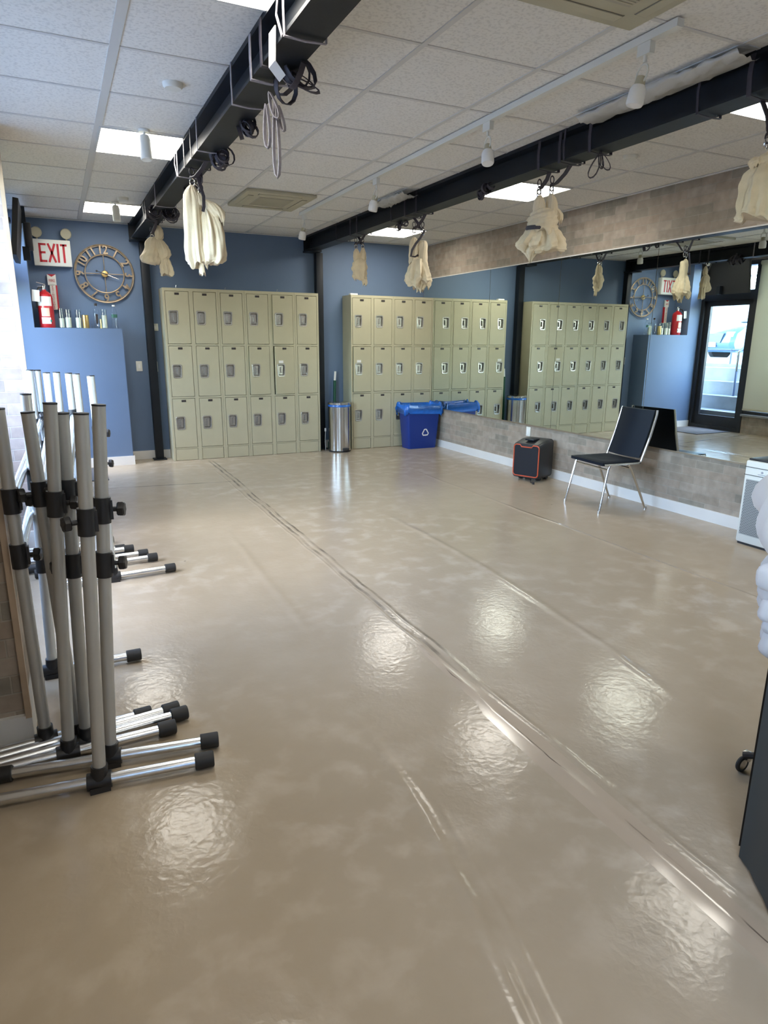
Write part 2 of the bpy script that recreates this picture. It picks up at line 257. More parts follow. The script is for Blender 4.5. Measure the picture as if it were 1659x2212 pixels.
# ---------------------------------------------------------------- mesh helpers
class MB:
    def __init__(s): s.v = []; s.f = []
    def add(s, vs, fs):
        o = len(s.v); s.v += [Vector(p) for p in vs]; s.f += [tuple(i+o for i in f) for f in fs]; return s
    def box(s, lo, hi, rot=None, piv=None):
        (x0, y0, z0), (x1, y1, z1) = lo, hi
        p = [Vector(q) for q in ((x0,y0,z0),(x1,y0,z0),(x1,y1,z0),(x0,y1,z0),(x0,y0,z1),(x1,y0,z1),(x1,y1,z1),(x0,y1,z1))]
        if rot is not None:
            c = Vector(piv) if piv is not None else (p[0]+p[6])/2
            p = [rot@(q-c)+c for q in p]
        return s.add(p, [(0,3,2,1),(4,5,6,7),(0,1,5,4),(1,2,6,5),(2,3,7,6),(3,0,4,7)])
    def bbox(s, lo, hi, b, seg=2):
        "box with rounded edges"
        bm = bmesh.new(); bmesh.ops.create_cube(bm, size=1)
        c = [(lo[i]+hi[i])/2 for i in range(3)]; d = [hi[i]-lo[i] for i in range(3)]
        for v in bm.verts: v.co = Vector([v.co[i]*d[i]+c[i] for i in range(3)])
        bmesh.ops.bevel(bm, geom=list(bm.edges), offset=b, segments=seg, affect='EDGES', profile=.5)
        bm.verts.index_update()
        s.add([v.co.copy() for v in bm.verts], [tuple(v.index for v in f.verts) for f in bm.faces]); bm.free(); return s
    def rings(s, rings, cap0=True, cap1=True, closed=True):
        n = len(rings[0]); o = len(s.v)
        for r in rings: s.v += [Vector(p) for p in r]
        for i in range(len(rings)-1):
            for j in range(n if closed else n-1):
                a = o+i*n+j; b = o+i*n+(j+1) % n; s.f.append((a, b, b+n, a+n))
        if closed and cap0: s.f.append(tuple(o+j for j in reversed(range(n))))
        if closed and cap1: s.f.append(tuple(o+(len(rings)-1)*n+j for j in range(n)))
        return s
    def tube(s, pts, r, seg=12, caps=True, r1=None):
        pts = [Vector(p) for p in pts]; rr = []
        t0 = (pts[1]-pts[0]).normalized(); up = Vector((0, 0, 1)) if abs(t0.z) < .9 else Vector((1, 0, 0)); u = t0.cross(up).normalized()
        for i, p in enumerate(pts):
            t = (pts[min(i+1, len(pts)-1)]-pts[max(i-1, 0)]).normalized()
            u = (u-t*u.dot(t)).normalized(); w = t.cross(u)
            rad = r if r1 is None else r+(r1-r)*i/(len(pts)-1)
            if isinstance(rad, (list, tuple)): rad = rad[i]
            rr.append([p+(u*cos(2*pi*k/seg)+w*sin(2*pi*k/seg))*rad for k in range(seg)])
        return s.rings(rr, caps, caps)
    def lathe(s, prof, c=(0, 0, 0), seg=24, axis='z', cap0=True, cap1=True):
        rr = []
        for r, h in prof:
            ring = []
            for k in range(seg):
                a = 2*pi*k/seg; x, y = r*cos(a), r*sin(a)
                p = (x, y, h) if axis == 'z' else ((x, -h, y) if axis == 'y' else (h, x, y))
                ring.append(Vector(p)+Vector(c))
            rr.append(ring)
        return s.rings(rr, cap0, cap1)
    def ribbon(s, pts, w, n, th=.003):
        "flat webbing; n = width direction (vector or list)"
        pts = [Vector(p) for p in pts]; rr = []
        for i, p in enumerate(pts):
            t = (pts[min(i+1, len(pts)-1)]-pts[max(i-1, 0)]).normalized()
            nn = Vector(n[i] if isinstance(n, list) else n); nn = (nn-t*nn.dot(t)).normalized(); k = t.cross(nn)
            rr.append([p+nn*w/2+k*th/2, p-nn*w/2+k*th/2, p-nn*w/2-k*th/2, p+nn*w/2-k*th/2])
        return s.rings(rr)
    def torus(s, c, R, r, ax='y', seg=48, rs=10, sx=1, sz=1, flat=1):
        rr = []
        for i in range(seg):
            a = 2*pi*i/seg; ring = []
            for k in range(rs):
                b = 2*pi*k/rs; q = R+r*cos(b); h = r*sin(b)*flat
                x, y = q*cos(a)*sx, q*sin(a)*sz
                ring.append(Vector(c)+Vector((x, h, y) if ax == 'y' else ((x, y, h) if ax == 'z' else (h, x, y))))
            rr.append(ring)
        o = len(s.v)
        for r_ in rr: s.v += r_
        for i in range(seg):
            for k in range(rs):
                s.f.append((o+i*rs+k, o+i*rs+(k+1) % rs, o+((i+1) % seg)*rs+(k+1) % rs, o+((i+1) % seg)*rs+k))
        return s
    def mesh(s, m, name='m', ang=35, off=None):
        me = D.meshes.new(name); vs = s.v if off is None else [p-off for p in s.v]
        me.from_pydata([tuple(p) for p in vs], [], s.f); me.validate(); me.materials.append(m)
        bm = bmesh.new(); bm.from_mesh(me); bmesh.ops.recalc_face_normals(bm, faces=list(bm.faces)); bm.to_mesh(me); bm.free()
        for p in me.polygons: p.use_smooth = True
        if ang < 180: me.set_sharp_from_angle(angle=radians(ang))
        return me
    def build(s, name, m, parent=None, ang=35, label=None):
        "parent given: vertices are in the parent's frame.  no parent: origin moved to the base centre"
        if parent is None:
            lo = Vector([min(p[i] for p in s.v) for i in range(3)]); hi = Vector([max(p[i] for p in s.v) for i in range(3)])
            off = Vector(((lo.x+hi.x)/2, (lo.y+hi.y)/2, lo.z))
            o = D.objects.new(name, s.mesh(m, name, ang, off)); o.location = off
        else:
            o = D.objects.new(name, s.mesh(m, name, ang)); o.parent = parent
        C.objects.link(o)
        if label: o['label'] = label
        return o
def tag(o, label, cat, group=None):
    o['label'] = label; o['category'] = cat
    if group: o['group'] = group
    return o
def thing(name, label, cat, loc=(0, 0, 0), rz=0, group=None):
    o = D.objects.new(name, None); C.objects.link(o); o.location = loc; o.rotation_euler = (0, 0, rz); o.empty_display_size = .05
    return tag(o, label, cat, group)
def struct(name, mb, m, ang=35):
    o = mb.build(name, m, None, ang); o['kind'] = 'structure'; return o
def subpart(parent, name, mb, m, ang=35, label=None): return mb.build(name, m, parent, ang, label)
def text_mb(txt, size, mtx, depth=.0015, off_=0):
    cu = D.curves.new('t', 'FONT'); cu.body = txt; cu.size = size; cu.extrude = depth; cu.align_x = 'CENTER'; cu.align_y = 'CENTER'; cu.resolution_u = 3; cu.offset = off_
    ob = D.objects.new('t', cu); C.objects.link(ob); bpy.context.view_layer.update()
    me = D.meshes.new_from_object(ob.evaluated_get(bpy.context.evaluated_depsgraph_get()))
    mb = MB().add([mtx@v.co for v in me.vertices], [tuple(p.vertices) for p in me.polygons])
    D.objects.remove(ob); D.curves.remove(cu); D.meshes.remove(me); return mb
def face_y(x, y, z, sx=1, rot=0):
    "text frame facing -Y at a wall"
    return Matrix.Translation((x, y, z))@Matrix.Rotation(rot, 4, 'Y')@Matrix.Rotation(radians(90), 4, 'X')@Matrix.Diagonal((sx, 1, 1, 1))
def dup(root, loc=None, rz=None, label=None):
    r = root.copy(); C.objects.link(r)
    if loc is not None: r.location = loc
    if rz is not None: r.rotation_euler = (0, 0, rz)
    if label: r['label'] = label
    for ch in list(root.children):
        c = ch.copy(); C.objects.link(c); c.parent = r
        for g_ in ch.children:
            d = g_.copy(); C.objects.link(d); d.parent = c
    return r

# ================================================================ SETTING
struct('floor', MB().box((-.62, REAR, -.06), (RIGHT+.02, BACK+.02, 0)), FLOOR)
struct('ceiling', MB().box((-.62, REAR, CEIL), (RIGHT+.02, BACK+.02, CEIL+.05)), CEILM)
struct('wall_back', MB().box((-.62, BACK, 0), (RIGHT+.15, BACK+.15, CEIL)), BLUE)
struct('wall_right', MB().box((RIGHT, REAR, 0), (RIGHT+.15, BACK, CEIL)), BRICK_Y)
struct('wall_rear', MB().box((-.62, REAR-.15, 0), (RIGHT+.15, REAR, CEIL)), BLUE)
# raised front wall with ledge box (left end of the back wall)
pb = MB().box((-.62, 8.0, 0), (.67, BACK, 1.497)); pb.box((-.62, 8.0, 1.497), (-.18, BACK, CEIL)); struct('wall_ledge', pb, BLUE)
struct('wall_left_near', MB().box((-.62, 1.7, 0), (LEFT, 2.40, CEIL)).box((-.62, -.9, 0), (LEFT, 1.7, CEIL)).box((-.62, REAR, 0), (LEFT, -.9, .30)).box((-.62, REAR, 2.5), (LEFT, -.9, CEIL)).box((-.62, REAR, .30), (LEFT, -3.1, 2.5)), BRICK_Y)
struct('wall_pier_near', MB().box((-.62, 2.40, 0), (-.222, 2.80, CEIL)), BRICK_X)
struct('wall_pier_far', MB().box((-.62, 4.955, 0), (-.205, 5.30, CEIL)), BRICK_P)
sw = MB().box((-.62, 2.80, 0), (LEFT, 4.955, .30)); sw.box((-.62, 2.80, 2.45), (LEFT, 4.955, CEIL)); struct('wall_left_window_bay', sw, BLUE)
sw = MB().box((-.62, 5.30, 0), (LEFT, 7.02, .30)); sw.box((-.62, 5.30, 2.58), (LEFT, 8.0, CEIL)); struct('wall_left_shade_bay', sw, BRICK_Y)
struct('trim_1', MB().box((-.224, 2.378, .11), (-.205, 2.402, CEIL)), OAK)
struct('trim_2', MB().box((-.206, 4.935, .11), (-.184, 4.957, CEIL)).box((-.206, 4.957, .11), (-.196, 5.29, CEIL)), OAK)
struct('baseboard_near', MB().box((-.62, 2.380, 0), (-.205, 2.40, .118)).box((-.222, 2.40, 0), (-.205, 2.80, .118)), WHITE)
struct('baseboard_pier', MB().box((-.62, 4.935, 0), (-.190, 4.955, .118)).box((-.205, 4.955, 0), (-.190, 5.3, .118)), WHITE)
struct('baseboard_right', MB().box((RIGHT-.014, REAR, 0), (RIGHT, 8.03, .093)), WHITE)
bb = MB().box((LEFT, 7.985, 0), (.685, 8.0, .10)).box((.67, 8.0, 0), (.685, BACK-.015, .10)); struct('baseboard_ledge', bb, WHITE)
struct('baseboard_back', MB().box((.685, BACK-.015, 0), (RIGHT-.014, BACK, .10)), WHITE)
# ceiling grid
XL = [-.86+.24, .36, 1.555, 2.16, 2.77, 3.98]
YL = []; y = 2.87-.61*10
while y < BACK: YL.append(y); y += .6105
YL = [q for q in YL if q > REAR]
g = MB()
for x, w in zip(XL[1:], (.042, .026, .026, .026, .026)): g.box((x-w/2, REAR, CEIL-.005), (x+w/2, BACK, CEIL+.001))
for i, yy in enumerate(YL): g.box((LEFT-.1, yy-.010, CEIL-.0035), (RIGHT, yy+.010, CEIL+.001))
struct('trim_3', g, GRID)
struct('trim_4', MB().box((LEFT, BACK-.02, CEIL-.012), (RIGHT, BACK, CEIL-.004)).box((RIGHT-.02, REAR, CEIL-.012), (RIGHT, BACK, CEIL-.004)), GRID)

# steel beams and posts of the building
def beam(x0, x1, label):
    t = thing('steel_beam', label, 'beam', ((x0+x1)/2, 2.3, 2.45)); w = (x1-x0)/2
    pr = [(-w, 0), (w, 0), (w, .014), (.012, .020), (.012, .138), (w, .145), (w, .167), (-w, .167), (-w, .145), (-.012, .138), (-.012, .020), (-w, .014)]
    mb = MB().rings([[(x, y, z) for x, z in pr] for y in (-5.85, 5.95)]); mb.build('girder', BLACKST, t, 20)
    MB().box((-w-.012, 5.80, -.02), (w+.012, 6.0, 0)).box((-w-.012, 5.955, 0), (w+.012, 5.972, .165)).build('end_plate', BLACKST, t)
    return t
beam(.857, 1.005, 'black steel ceiling beam on the left, running back to the post beside the clock')
beam(2.872, 3.02, 'black steel ceiling beam running in front of the mirror wall')
def post(x, label):
    t = thing('steel_post', label, 'post', (x, 8.235, 0))
    MB().bbox((-.045, -.045, .012), (.045, .045, 2.43), .006).build('post_tube', BLACKST, t)
    MB().bbox((-.075, -.07, 0), (.075, .07, .012), .003).build('base_plate', BLACKST, t)
    return t
post(.985, 'black steel post between the clock and the large locker row')
post(3.035, 'black steel post between the two locker rows')

# door, window frames on the left wall
def frame_rect(mb, y0, y1, z0, z1, w, x0, x1, mid=None):
    mb.box((x0, y0, z0), (x1, y0+w, z1)).box((x0, y1-w, z0), (x1, y1, z1)).box((x0, y0+w, z0), (x1, y1-w, z0+w)).box((x0, y0+w, z1-w), (x1, y1-w, z1))
    if mid: mb.box((x0, y0+w, mid[0]), (x1, y1-w, mid[1]))
    return mb
def nest(name, mb, m, parent): return mb.build(name, m, parent)
dr = MB(); frame_rect(dr, 7.02, 8.0, 0, 2.58, .06, -.56, LEFT+.02, (2.03, 2.16)); door = struct('door_1', dr, BLACKPL)
off = -door.location
def local(mb): mb.v = [p+off for p in mb.v]; return mb
local(frame_rect(MB(), 7.085, 7.94, .02, 2.03, .085, -.53, -.48)).box(Vector((-.53, 7.17, .10))+off, Vector((-.48, 7.855, .22))+off).build('door_leaf', BLACKPL, door)
local(MB().box((-.51, 7.165, .2), (-.503, 7.86, 1.95))).build('door_glass', WGLASS, door)
local(MB().box((-.51, 7.08, 2.16), (-.503, 7.94, 2.52))).build('transom_glass', WGLASS, door)
local(MB().tube([(-.44, 7.20, .95), (-.42, 7.20, .95), (-.42, 7.20, 1.25), (-.44, 7.20, 1.25)], .011)).build('door_handle', CHROME, door)
w1 = struct('window_1', frame_rect(MB(), 5.30, 7.02, .30, 2.58, .05, -.56, LEFT), BLACKPL); off = -w1.location
local(MB().box((-.51, 5.34, .34), (-.503, 6.98, 2.54))).build('window_glass', WGLASS, w1)
local(MB().box((-.56, 5.30, .27), (LEFT+.05, 7.02, .30))).build('window_sill', CONC, w1)
w2 = struct('window_2', frame_rect(MB(), 2.80, 4.955, .30, 2.45, .05, -.56, LEFT), BLACKPL); off = -w2.location
local(MB().box((-.51, 2.84, .34), (-.503, 4.92, 2.41))).build('window_glass', WGLASS, w2)
w3 = struct('added_window_3', frame_rect(MB(), -3.1, -.9, .30, 2.5, .05, -.56, LEFT), BLACKPL); off = -w3.location  # unseen window behind the camera, added to let more daylight into the room
local(MB().box((-.51, -3.05, .34), (-.503, -.94, 2.46))).build('window_glass', WGLASS, w3)
# roller shade
t = thing('roller_shade', 'cream roller shade pulled down over the window beside the glass door', 'window shade', (-.41, 6.16, .36))
MB().box((-.003, -.80, .02), (.003, .84, 2.14)).build('shade_cloth', SHADE, t)
MB().tube([(0, -.80, 2.17), (0, .84, 2.17)], .032, 16).build('roller_tube', SHADE, t)
MB().bbox((-.012, -.80, 0), (.012, .84, .03), .005).build('bottom_rail', ACB, t)

# ================================================================ LIGHT PANELS
rows = [7.145, 4.705, 2.265, -.18, -2.62]
def panel(x, y, label):
    t = thing('ceiling_light', label, 'ceiling light', (x, y, CEIL-.012), 0, 'square lit ceiling panels')
    a = .287; f = MB()
    f.box((-a-.012, -a-.012, 0), (a+.012, -a, .012)).box((-a-.012, a, 0), (a+.012, a+.012, .012)).box((-a-.012, -a, 0), (-a, a, .012)).box((a, -a, 0), (a+.012, a, .012))
    f.build('frame', GRID, t); MB().box((-a, -a, .003), (a, a, .008)).build('diffuser', DIFFUSER, t)
near = ['at the top left corner of the beam by the clock, cut off by the picture top', '']
for i, y in enumerate(rows):
    panel(.665, y+.305, ['lit square ceiling panel left of the beam, closest to the EXIT sign', 'lit square ceiling panel left of the beam, large one in the middle of the row', 'lit square ceiling panel left of the beam at the top edge of the photo', 'lit ceiling panel above the photographer left of the beam', 'lit ceiling panel behind the photographer left of the beam'][i])
    panel(3.672, y+.305, ['lit square ceiling panel behind the right beam, nearest the smaller locker row', 'lit square ceiling panel behind the right beam above the tied hammock by the mirror', 'lit square ceiling panel at the right edge of the photo behind the right beam', 'lit ceiling panel above the photographer beside the mirror wall', 'lit ceiling panel behind the photographer beside the mirror wall'][i])

# ================================================================ MIRRORS
seams = [8.30, 6.73, 5.512, 4.30, 3.08, 1.86, .64, -.58]
ml = ['behind the blue recycling bin', 'above the black speaker', 'behind the metal chair, left of its backrest', 'behind the chair backrest reflecting the glass door', 'behind the white air purifier', 'to the right of the air purifier', 'beyond the right edge']
for i in range(7):
    a, b = seams[i+1]+.0025, seams[i]-.0025
    mb = MB().box((RIGHT-.0065, a, .512), (RIGHT-.0005, b, 2.185))
    o = mb.build('wall_mirror', MIRROR); tag(o, 'tall frameless mirror panel '+ml[i], 'mirror', 'mirror panels on the brick wall')
    o.rotation_euler = (0, radians(-.10), 0)
tag(MB().box((RIGHT-.011, -.58, .500), (RIGHT-.0002, 8.30, .512)).build('mirror_rail', mat('mirror_rail_metal', (.35, .28, .2), .35, .6)), 'thin bronze ledge along the bottom of the mirrors', 'mirror trim')
tag(MB().box((RIGHT-.011, -.58, 2.186), (RIGHT-.0002, 8.30, 2.196)).build('mirror_rail', GRID), 'thin pale strip along the top of the mirrors', 'mirror trim')

# ================================================================ LOCKERS
DW, DH = .250, .565
def trap(w, h, n=6, r=.016, taper=.88):
    pts = []
    for (sx, sz, a0) in ((1, 1, 0), (-1, 1, 90), (-1, -1, 180), (1, -1, 270)):
        ww = w/2*(1 if sz > 0 else taper)
        for k in range(n):
            a = radians(a0+90*k/(n-1)); pts.append((sx*(ww-r)+r*cos(a), sz*(h/2-r)+r*sin(a)))
    return pts
def make_door():
    # origin at hinge (right edge, bottom), panel extends to -x, front face at y=-.016
    hx, hz, hw, hh = -DW+.076, .285, .086, .132
    mb = MB()
    mb.box((-DW, -.016, 0), (hx-hw/2, 0, DH)).box((hx+hw/2, -.016, 0), (0, 0, DH)).box((hx-hw/2, -.016, 0), (hx+hw/2, 0, hz-hh/2)).box((hx-hw/2, -.016, hz+hh/2), (hx+hw/2, 0, DH))
    me = mb.mesh(LOCK, 'locker_door')
    cup = MB(); R1 = trap(.108, .156, r=.02); R2 = trap(.103, .151, r=.019); R3 = trap(.084, .128, r=.015); R4 = trap(.068, .108, r=.012)
    ring = lambda P, y: [(hx+a, y, hz+b) for a, b in P]
    cup.rings([ring(R1, -.0165), ring(R2, -.0205), ring(R3, -.0195), ring(R4, .006)], cap0=False, cap1=True)
    cup.box((hx-.002, -.020, hz-.030), (hx+.012, .004, hz+.036))
    cme = cup.mesh(CUP, 'handle_cup', 40)
    pl = MB().box((-DW/2-.025, -.019, DH-.036), (-DW/2+.025, -.0158, DH-.013)); pme = pl.mesh(PLATE, 'number_plate')
    return me, cme, pme
DOOR_ME = make_door()
KICK = None
def locker_bank(x0, ncol, label, first, ajar={}, stickers={}, cw=.3048, yf=8.033):
    H = 1.943; st = (cw-DW)/2
    t = thing('locker_bank', label, 'lockers', (x0+ncol*cw/2, yf, 0), 0, 'cream metal lockers'); ox = -ncol*cw/2
    body = MB(); Wd = ncol*cw; dp = .283
    body.box((ox, 0, 0), (ox+.0, .001, .001))
    body.v.clear(); body.f.clear()
    body.box((ox, .0, .0), (ox+.004, dp, H)).box((ox+Wd-.004, 0, 0), (ox+Wd, dp, H)).box((ox+.004, 0, H-.006), (ox+Wd-.004, dp, H)).box((ox+.004, dp-.004, 0), (ox+Wd-.004, dp, H-.006))
    zs = [.155+k*(DH+.028) for k in range(3)]
    for c in range(ncol):
        a = ox+c*cw; g = .0045
        body.box((a+(.0015 if c else .004), 0, 0), (a+st-g, .022, H-.006)).box((a+cw-st+g, 0, 0), (a+cw-(.0015 if c < ncol-1 else .004), .022, H-.006))
        for z0, z1 in ((zs[0]-.018, zs[0]-g), (zs[0]+DH+g, zs[1]-g), (zs[1]+DH+g, zs[2]-g), (zs[2]+DH+g, H-.006)): body.box((a+st-g, 0, z0), (a+cw-st+g, .022, z1))
        body.box((a+st-g, .02, .0), (a+cw-st+g, .024, .14))
        if c: body.box((a-.002, .004, 0), (a+.002, dp-.004, H-.006))
        for z in zs: body.box((a+.004, .03, z-.016), (a+cw-.004, dp-.004, z-.010))
    body.build('locker_body', LOCK, t)
    for c in range(ncol):
        MB().box((-cw/2+st, .002, .004), (cw/2-st, .01, .134)).build('kick_panel', LOCK, t).location = (ox+(c+.5)*cw, 0, 0)
        for r in range(3):
            d = D.objects.new('locker_door', DOOR_ME[0]); C.objects.link(d); d.parent = t; d.location = (ox+(c+1)*cw-st, .014, zs[r])
            an = ajar.get((c, r), 0); d.rotation_euler = (0, 0, radians(an))
            if an > 2: d['label'] = 'locker door standing slightly open'
            h = D.objects.new('handle_cup', DOOR_ME[1]); C.objects.link(h); h.parent = d
            p = D.objects.new('number_plate', DOOR_ME[2]); C.objects.link(p); p.parent = d
            if (c, r) in stickers: MB().box((-DW+.045, -.0175, .368), (-DW+.105, -.0162, .400)).build('sticker', PAPER, d)
            if (c, r) == (2, 0) and first == 'R': h.data = h.data.copy(); h.data.materials[0] = BLACKPL
    return t
XB = 1.122
locker_bank(XB, 1, 'single column of cream lockers at the left end, beside the black post', 'L')
locker_bank(XB+.3048, 3, 'three-column bank of cream lockers in the middle of the large row', 'L', ajar={(2, 1): 4.5})
locker_bank(XB+.3048*4, 2, 'two-column bank of cream lockers with an open door, right end of the large row', 'L', ajar={(0, 1): 9, (0, 2): 3}, stickers={(0, 1): 1})
cwr = .296
locker_bank(3.385, 1, 'single column of cream lockers with a white sticker, beside the steel bin', 'R', ajar={(0, 1): 5}, stickers={(0, 1): 1}, cw=cwr)
locker_bank(3.385+cwr, 3, 'three-column bank of cream lockers behind the blue recycling bin', 'R', cw=cwr, ajar={(1, 0): .8})
tag(MB().bbox((3.40, 8.08, 1.9435), (3.50, 8.14, 1.965), .006).build('paper_scrap', PAPER), 'white paper scrap on top of the smaller locker row', 'paper')
for k, (x, h) in enumerate(((1.28, .03), (1.83, .022), (2.45, .025))):
    tag(MB().tube([(x, 8.10, 1.944), (x+.004, 8.10, 1.944+h), (x+.012, 8.10, 1.944+h+.004)], .0022, 6).build('wire_hook', ALU), 'tiny wire hook on top of the large locker row, '+['left one', 'middle one', 'right one'][k], 'hook', 'wire hooks on the lockers')

# ================================================================ CLOCK
cx, cy, cz = .565, 8.292, 2.078
t = thing('wall_clock', 'round bronze skeleton wall clock with open numerals on the blue wall', 'clock', (cx, cy, cz))
MB().torus((0, 0, 0), .300, .0075, 'y', 64, 8).torus((0, 0, 0), .287, .004, 'y', 64, 6).build('outer_ring', BRASS, t)
MB().torus((0, 0, 0), .198, .0075, 'y', 64, 8).build('inner_ring', BRASS, t)
sp = MB()
for k in range(4):
    a = k*pi/2; sp.tube([(cos(a)*.03, 0, sin(a)*.03), (cos(a)*.197, 0, sin(a)*.197)], .0045, 8)
sp.build('spokes', BRASS, t)
MB().lathe([(.0, .016), (.030, .014), (.036, .008), (.036, -.01), (0, -.01)], (0, 0, 0), 32, 'y').build('hub', GOLD, t)
for k in range(1, 13):
    a = radians(90-30*k); r = .2475
    m = Matrix.Translation((cos(a)*r, 0, sin(a)*r))@Matrix.Rotation(-(a-pi/2), 4, 'Y')@Matrix.Rotation(radians(90), 4, 'X')@Matrix.Diagonal((.95, 1.15, 1, 1))
    text_mb(str(k), .112, m, .003, .0022).build('numeral', BRASS, t)
    
def hand(mb, ang, l, w, y):
    a = radians(90-ang); d = Vector((cos(a), 0, sin(a))); n = Vector((-d.z, 0, d.x))
    return mb.rings([[Vector((0, y, 0))+n*w*q-d*.03+Vector((0, e, 0)) for q, e in ((1, 0), (-1, 0), (-1, -.002), (1, -.002))], [Vector((0, y, 0))+d*l+n*w*.5*q+Vector((0, e, 0)) for q, e in ((1, 0), (-1, 0), (-1, -.002), (1, -.002))]])
hand(MB(), 110, .15, .006, -.018).build('minute_hand', ALU, t); hb = hand(MB(), 288, .075, .006, -.021)
hb.lathe([(0, .002), (.011, 0), (.011, -.003), (0, -.004)], (cos(radians(162))*.085, -.022, sin(radians(162))*.085), 12, 'y'); hb.build('hour_hand', BLACKPL, t)
# ================================================================ EXIT SIGN
t = thing('exit_sign', 'white EXIT sign with red letters and two round emergency lamps', 'exit sign', (.066, 8.28, 2.13))
MB().bbox((-.18, -.045, 0), (.18, .038, .262), .006).build('housing', SIGNW, t)
L = MB()
def stroke(p, q, w):
    p = Vector((p[0], -.047, p[1])); q = Vector((q[0], -.047, q[1])); d = (q-p).normalized(); n = Vector((-d.z, 0, d.x))*w/2; e = Vector((0, .002, 0))
    L.rings([[p+n, p-n, p-n+e, p+n+e], [q+n, q-n, q-n+e, q+n+e]])
w = .021; lo, hi = .036, .222
stroke((-.115, lo), (-.115, hi), w); stroke((-.115, hi-w/2), (-.055, hi-w/2), w); stroke((-.115, lo+w/2), (-.055, lo+w/2), w); stroke((-.115, .132), (-.063, .132), w)
L2 = L; L2.build('letter_e', REDT, t); L = MB(); stroke((-.036, hi), (.028, lo), w); stroke((.028, hi), (-.036, lo), w); L.build('letter_x', REDT, t)
L = MB(); stroke((.056, lo), (.056, hi), w); L.build('letter_i', REDT, t); L = MB(); stroke((.112, lo), (.112, hi), w); stroke((.080, hi-w/2), (.144, hi-w/2), w); L.build('letter_t', REDT, t)
for x, tw in ((-.132, .1), (.150, -.25)):
    MB().lathe([(.0, -.018), (.030, -.016), (.050, -.002), (.054, .010), (.050, .018), (.046, .014), (0, .013)], (x, -.01, .33), 28, 'y').tube([(x, 0, .26), (x, 0, .29)], .009, 10).build('lamp_head', ACB, t)
# thermostat / switches / outlet
def plate(name, x0, x1, z0, z1, y, label, cat, detail):
    t = thing(name, label, cat, ((x0+x1)/2, y, z0)); w, h = (x1-x0)/2, z1-z0
    MB().bbox((-w, -.008, 0), (w, 0, h), .002).build('cover_plate', SIGNW, t)
    if detail == 's': MB().box((-w*.3, -.012, h*.3), (w*.3, -.008, h*.7)).build('rocker', PAPER, t)
    if detail == 'o':
        for q in (.28, .68): MB().lathe([(0, .004), (.014, .003), (.015, 0)], (0, -.008, h*q+.004), 16, 'y').build('socket', PAPER, t)
    return t
plate('light_switch', .813, .880, 1.028, 1.142, BACK, 'white light switch plate just left of the black post by the lockers', 'light switch', 's')
plate('light_switch', .945, 1.050, 1.020, 1.137, BACK, 'white double switch plate half hidden behind the black post', 'light switch', 's')
plate('thermostat', 1.015, 1.088, 1.482, 1.562, BACK, 'small white thermostat between black post and large lockers', 'thermostat', 's')
t = thing('power_outlet', 'white outlet plate on the brick wall above the black speaker', 'outlet', (RIGHT, 5.876, .385))
MB().bbox((-.008, -.035, 0), (0, .035, .10), .002).build('cover_plate', SIGNW, t); MB().box((-.012, -.012, .02), (-.008, .012, .08)).build('socket', PAPER, t)

# fire extinguisher
t = thing('fire_extinguisher', 'red fire extinguisher with white tag standing on the blue ledge', 'fire extinguisher', (-.055, 8.13, 1.497))
MB().lathe([(.0, 0), (.070, .0), (.075, .012), (.076, .30), (.070, .335), (.045, .36), (.022, .372), (.022, .385), (0, .385)], seg=32).build('cylinder', RED, t)
MB().lathe([(.0, .385), (.020, .385), (.022, .42), (.012, .43), (0, .43)]).build('valve', CHROME, t)
MB().box((-.065, -.010, .442), (.02, .010, .450), Matrix.Rotation(radians(14), 3, 'Y')).box((-.06, -.008, .415), (.02, .008, .422), Matrix.Rotation(radians(-6), 3, 'Y')).build('lever', CHROME, t)
MB().tube([(-.015, -.02, .405), (-.045, -.045, .40), (-.070, -.055, .36), (-.078, -.05, .30), (-.080, -.04, .20)], .008, 10).build('hose', BLACKPL, t)
def curved(z0, z1, a0, a1, r=.0775, seg=10):
    mb = MB(); A = [radians(a0+(a1-a0)*k/seg) for k in range(seg+1)]
    return mb.rings([[(r*cos(a), r*sin(a), z) for a in A]+[((r-.0015)*cos(a), (r-.0015)*sin(a), z) for a in reversed(A)] for z in (z0, z1)])
curved(.22, .315, 200, 320).build('instruction_label', PAPER, t); curved(.115, .20, 235, 295).build('picture_label', mat('label_peach', (.78, .55, .42), .5), t); curved(.04, .105, 232, 300).build('class_label', PAPER, t)
MB().box((-.115, -.092, .26), (-.045, -.090, .375), Matrix.Rotation(radians(5), 3, 'Y')).build('inspection_tag', PAPER, t)
MB().lathe([(0, .001), (.013, 0), (.013, -.001)], (.035, -.0775*.9, .07), 14, 'y').build('green_mark', mat('green_mark', (.02, .2, .14), .5), t)
# FIRE EXTINGUISHER sign: a folded arrow standing off the wall
t = thing('fire_extinguisher_sign', 'narrow red and white FIRE EXTINGUISHER sign on the wall behind the extinguisher', 'sign', (.032, 8.305, 1.69))
mb = MB().rings([[(-.042, -.02, .25), (.042, -.02, .25), (.042, .0, .25), (-.042, 0, .25)], [(-.042, -.02, .36), (.042, -.02, .36), (.042, 0, .36), (-.042, 0, .36)]])
mb.box((-.026, -.02, 0), (.030, 0, .255)); mb.build('sign_face', SIGNW, t)
MB().rings([[(-.042, -.022, .36), (.042, -.022, .36), (.0, -.022, .335)], [(-.042, -.020, .36), (.042, -.020, .36), (.0, -.020, .335)]]).build('red_arrow', REDT, t)
MB().box((.0305, -.02, 0), (.046, .012, .25)).build('red_side', REDT, t)
text_mb('FIRE', .040, face_y(0, -.0215, .295, .85), .0006).build('word_fire', REDT, t)
eb = MB()
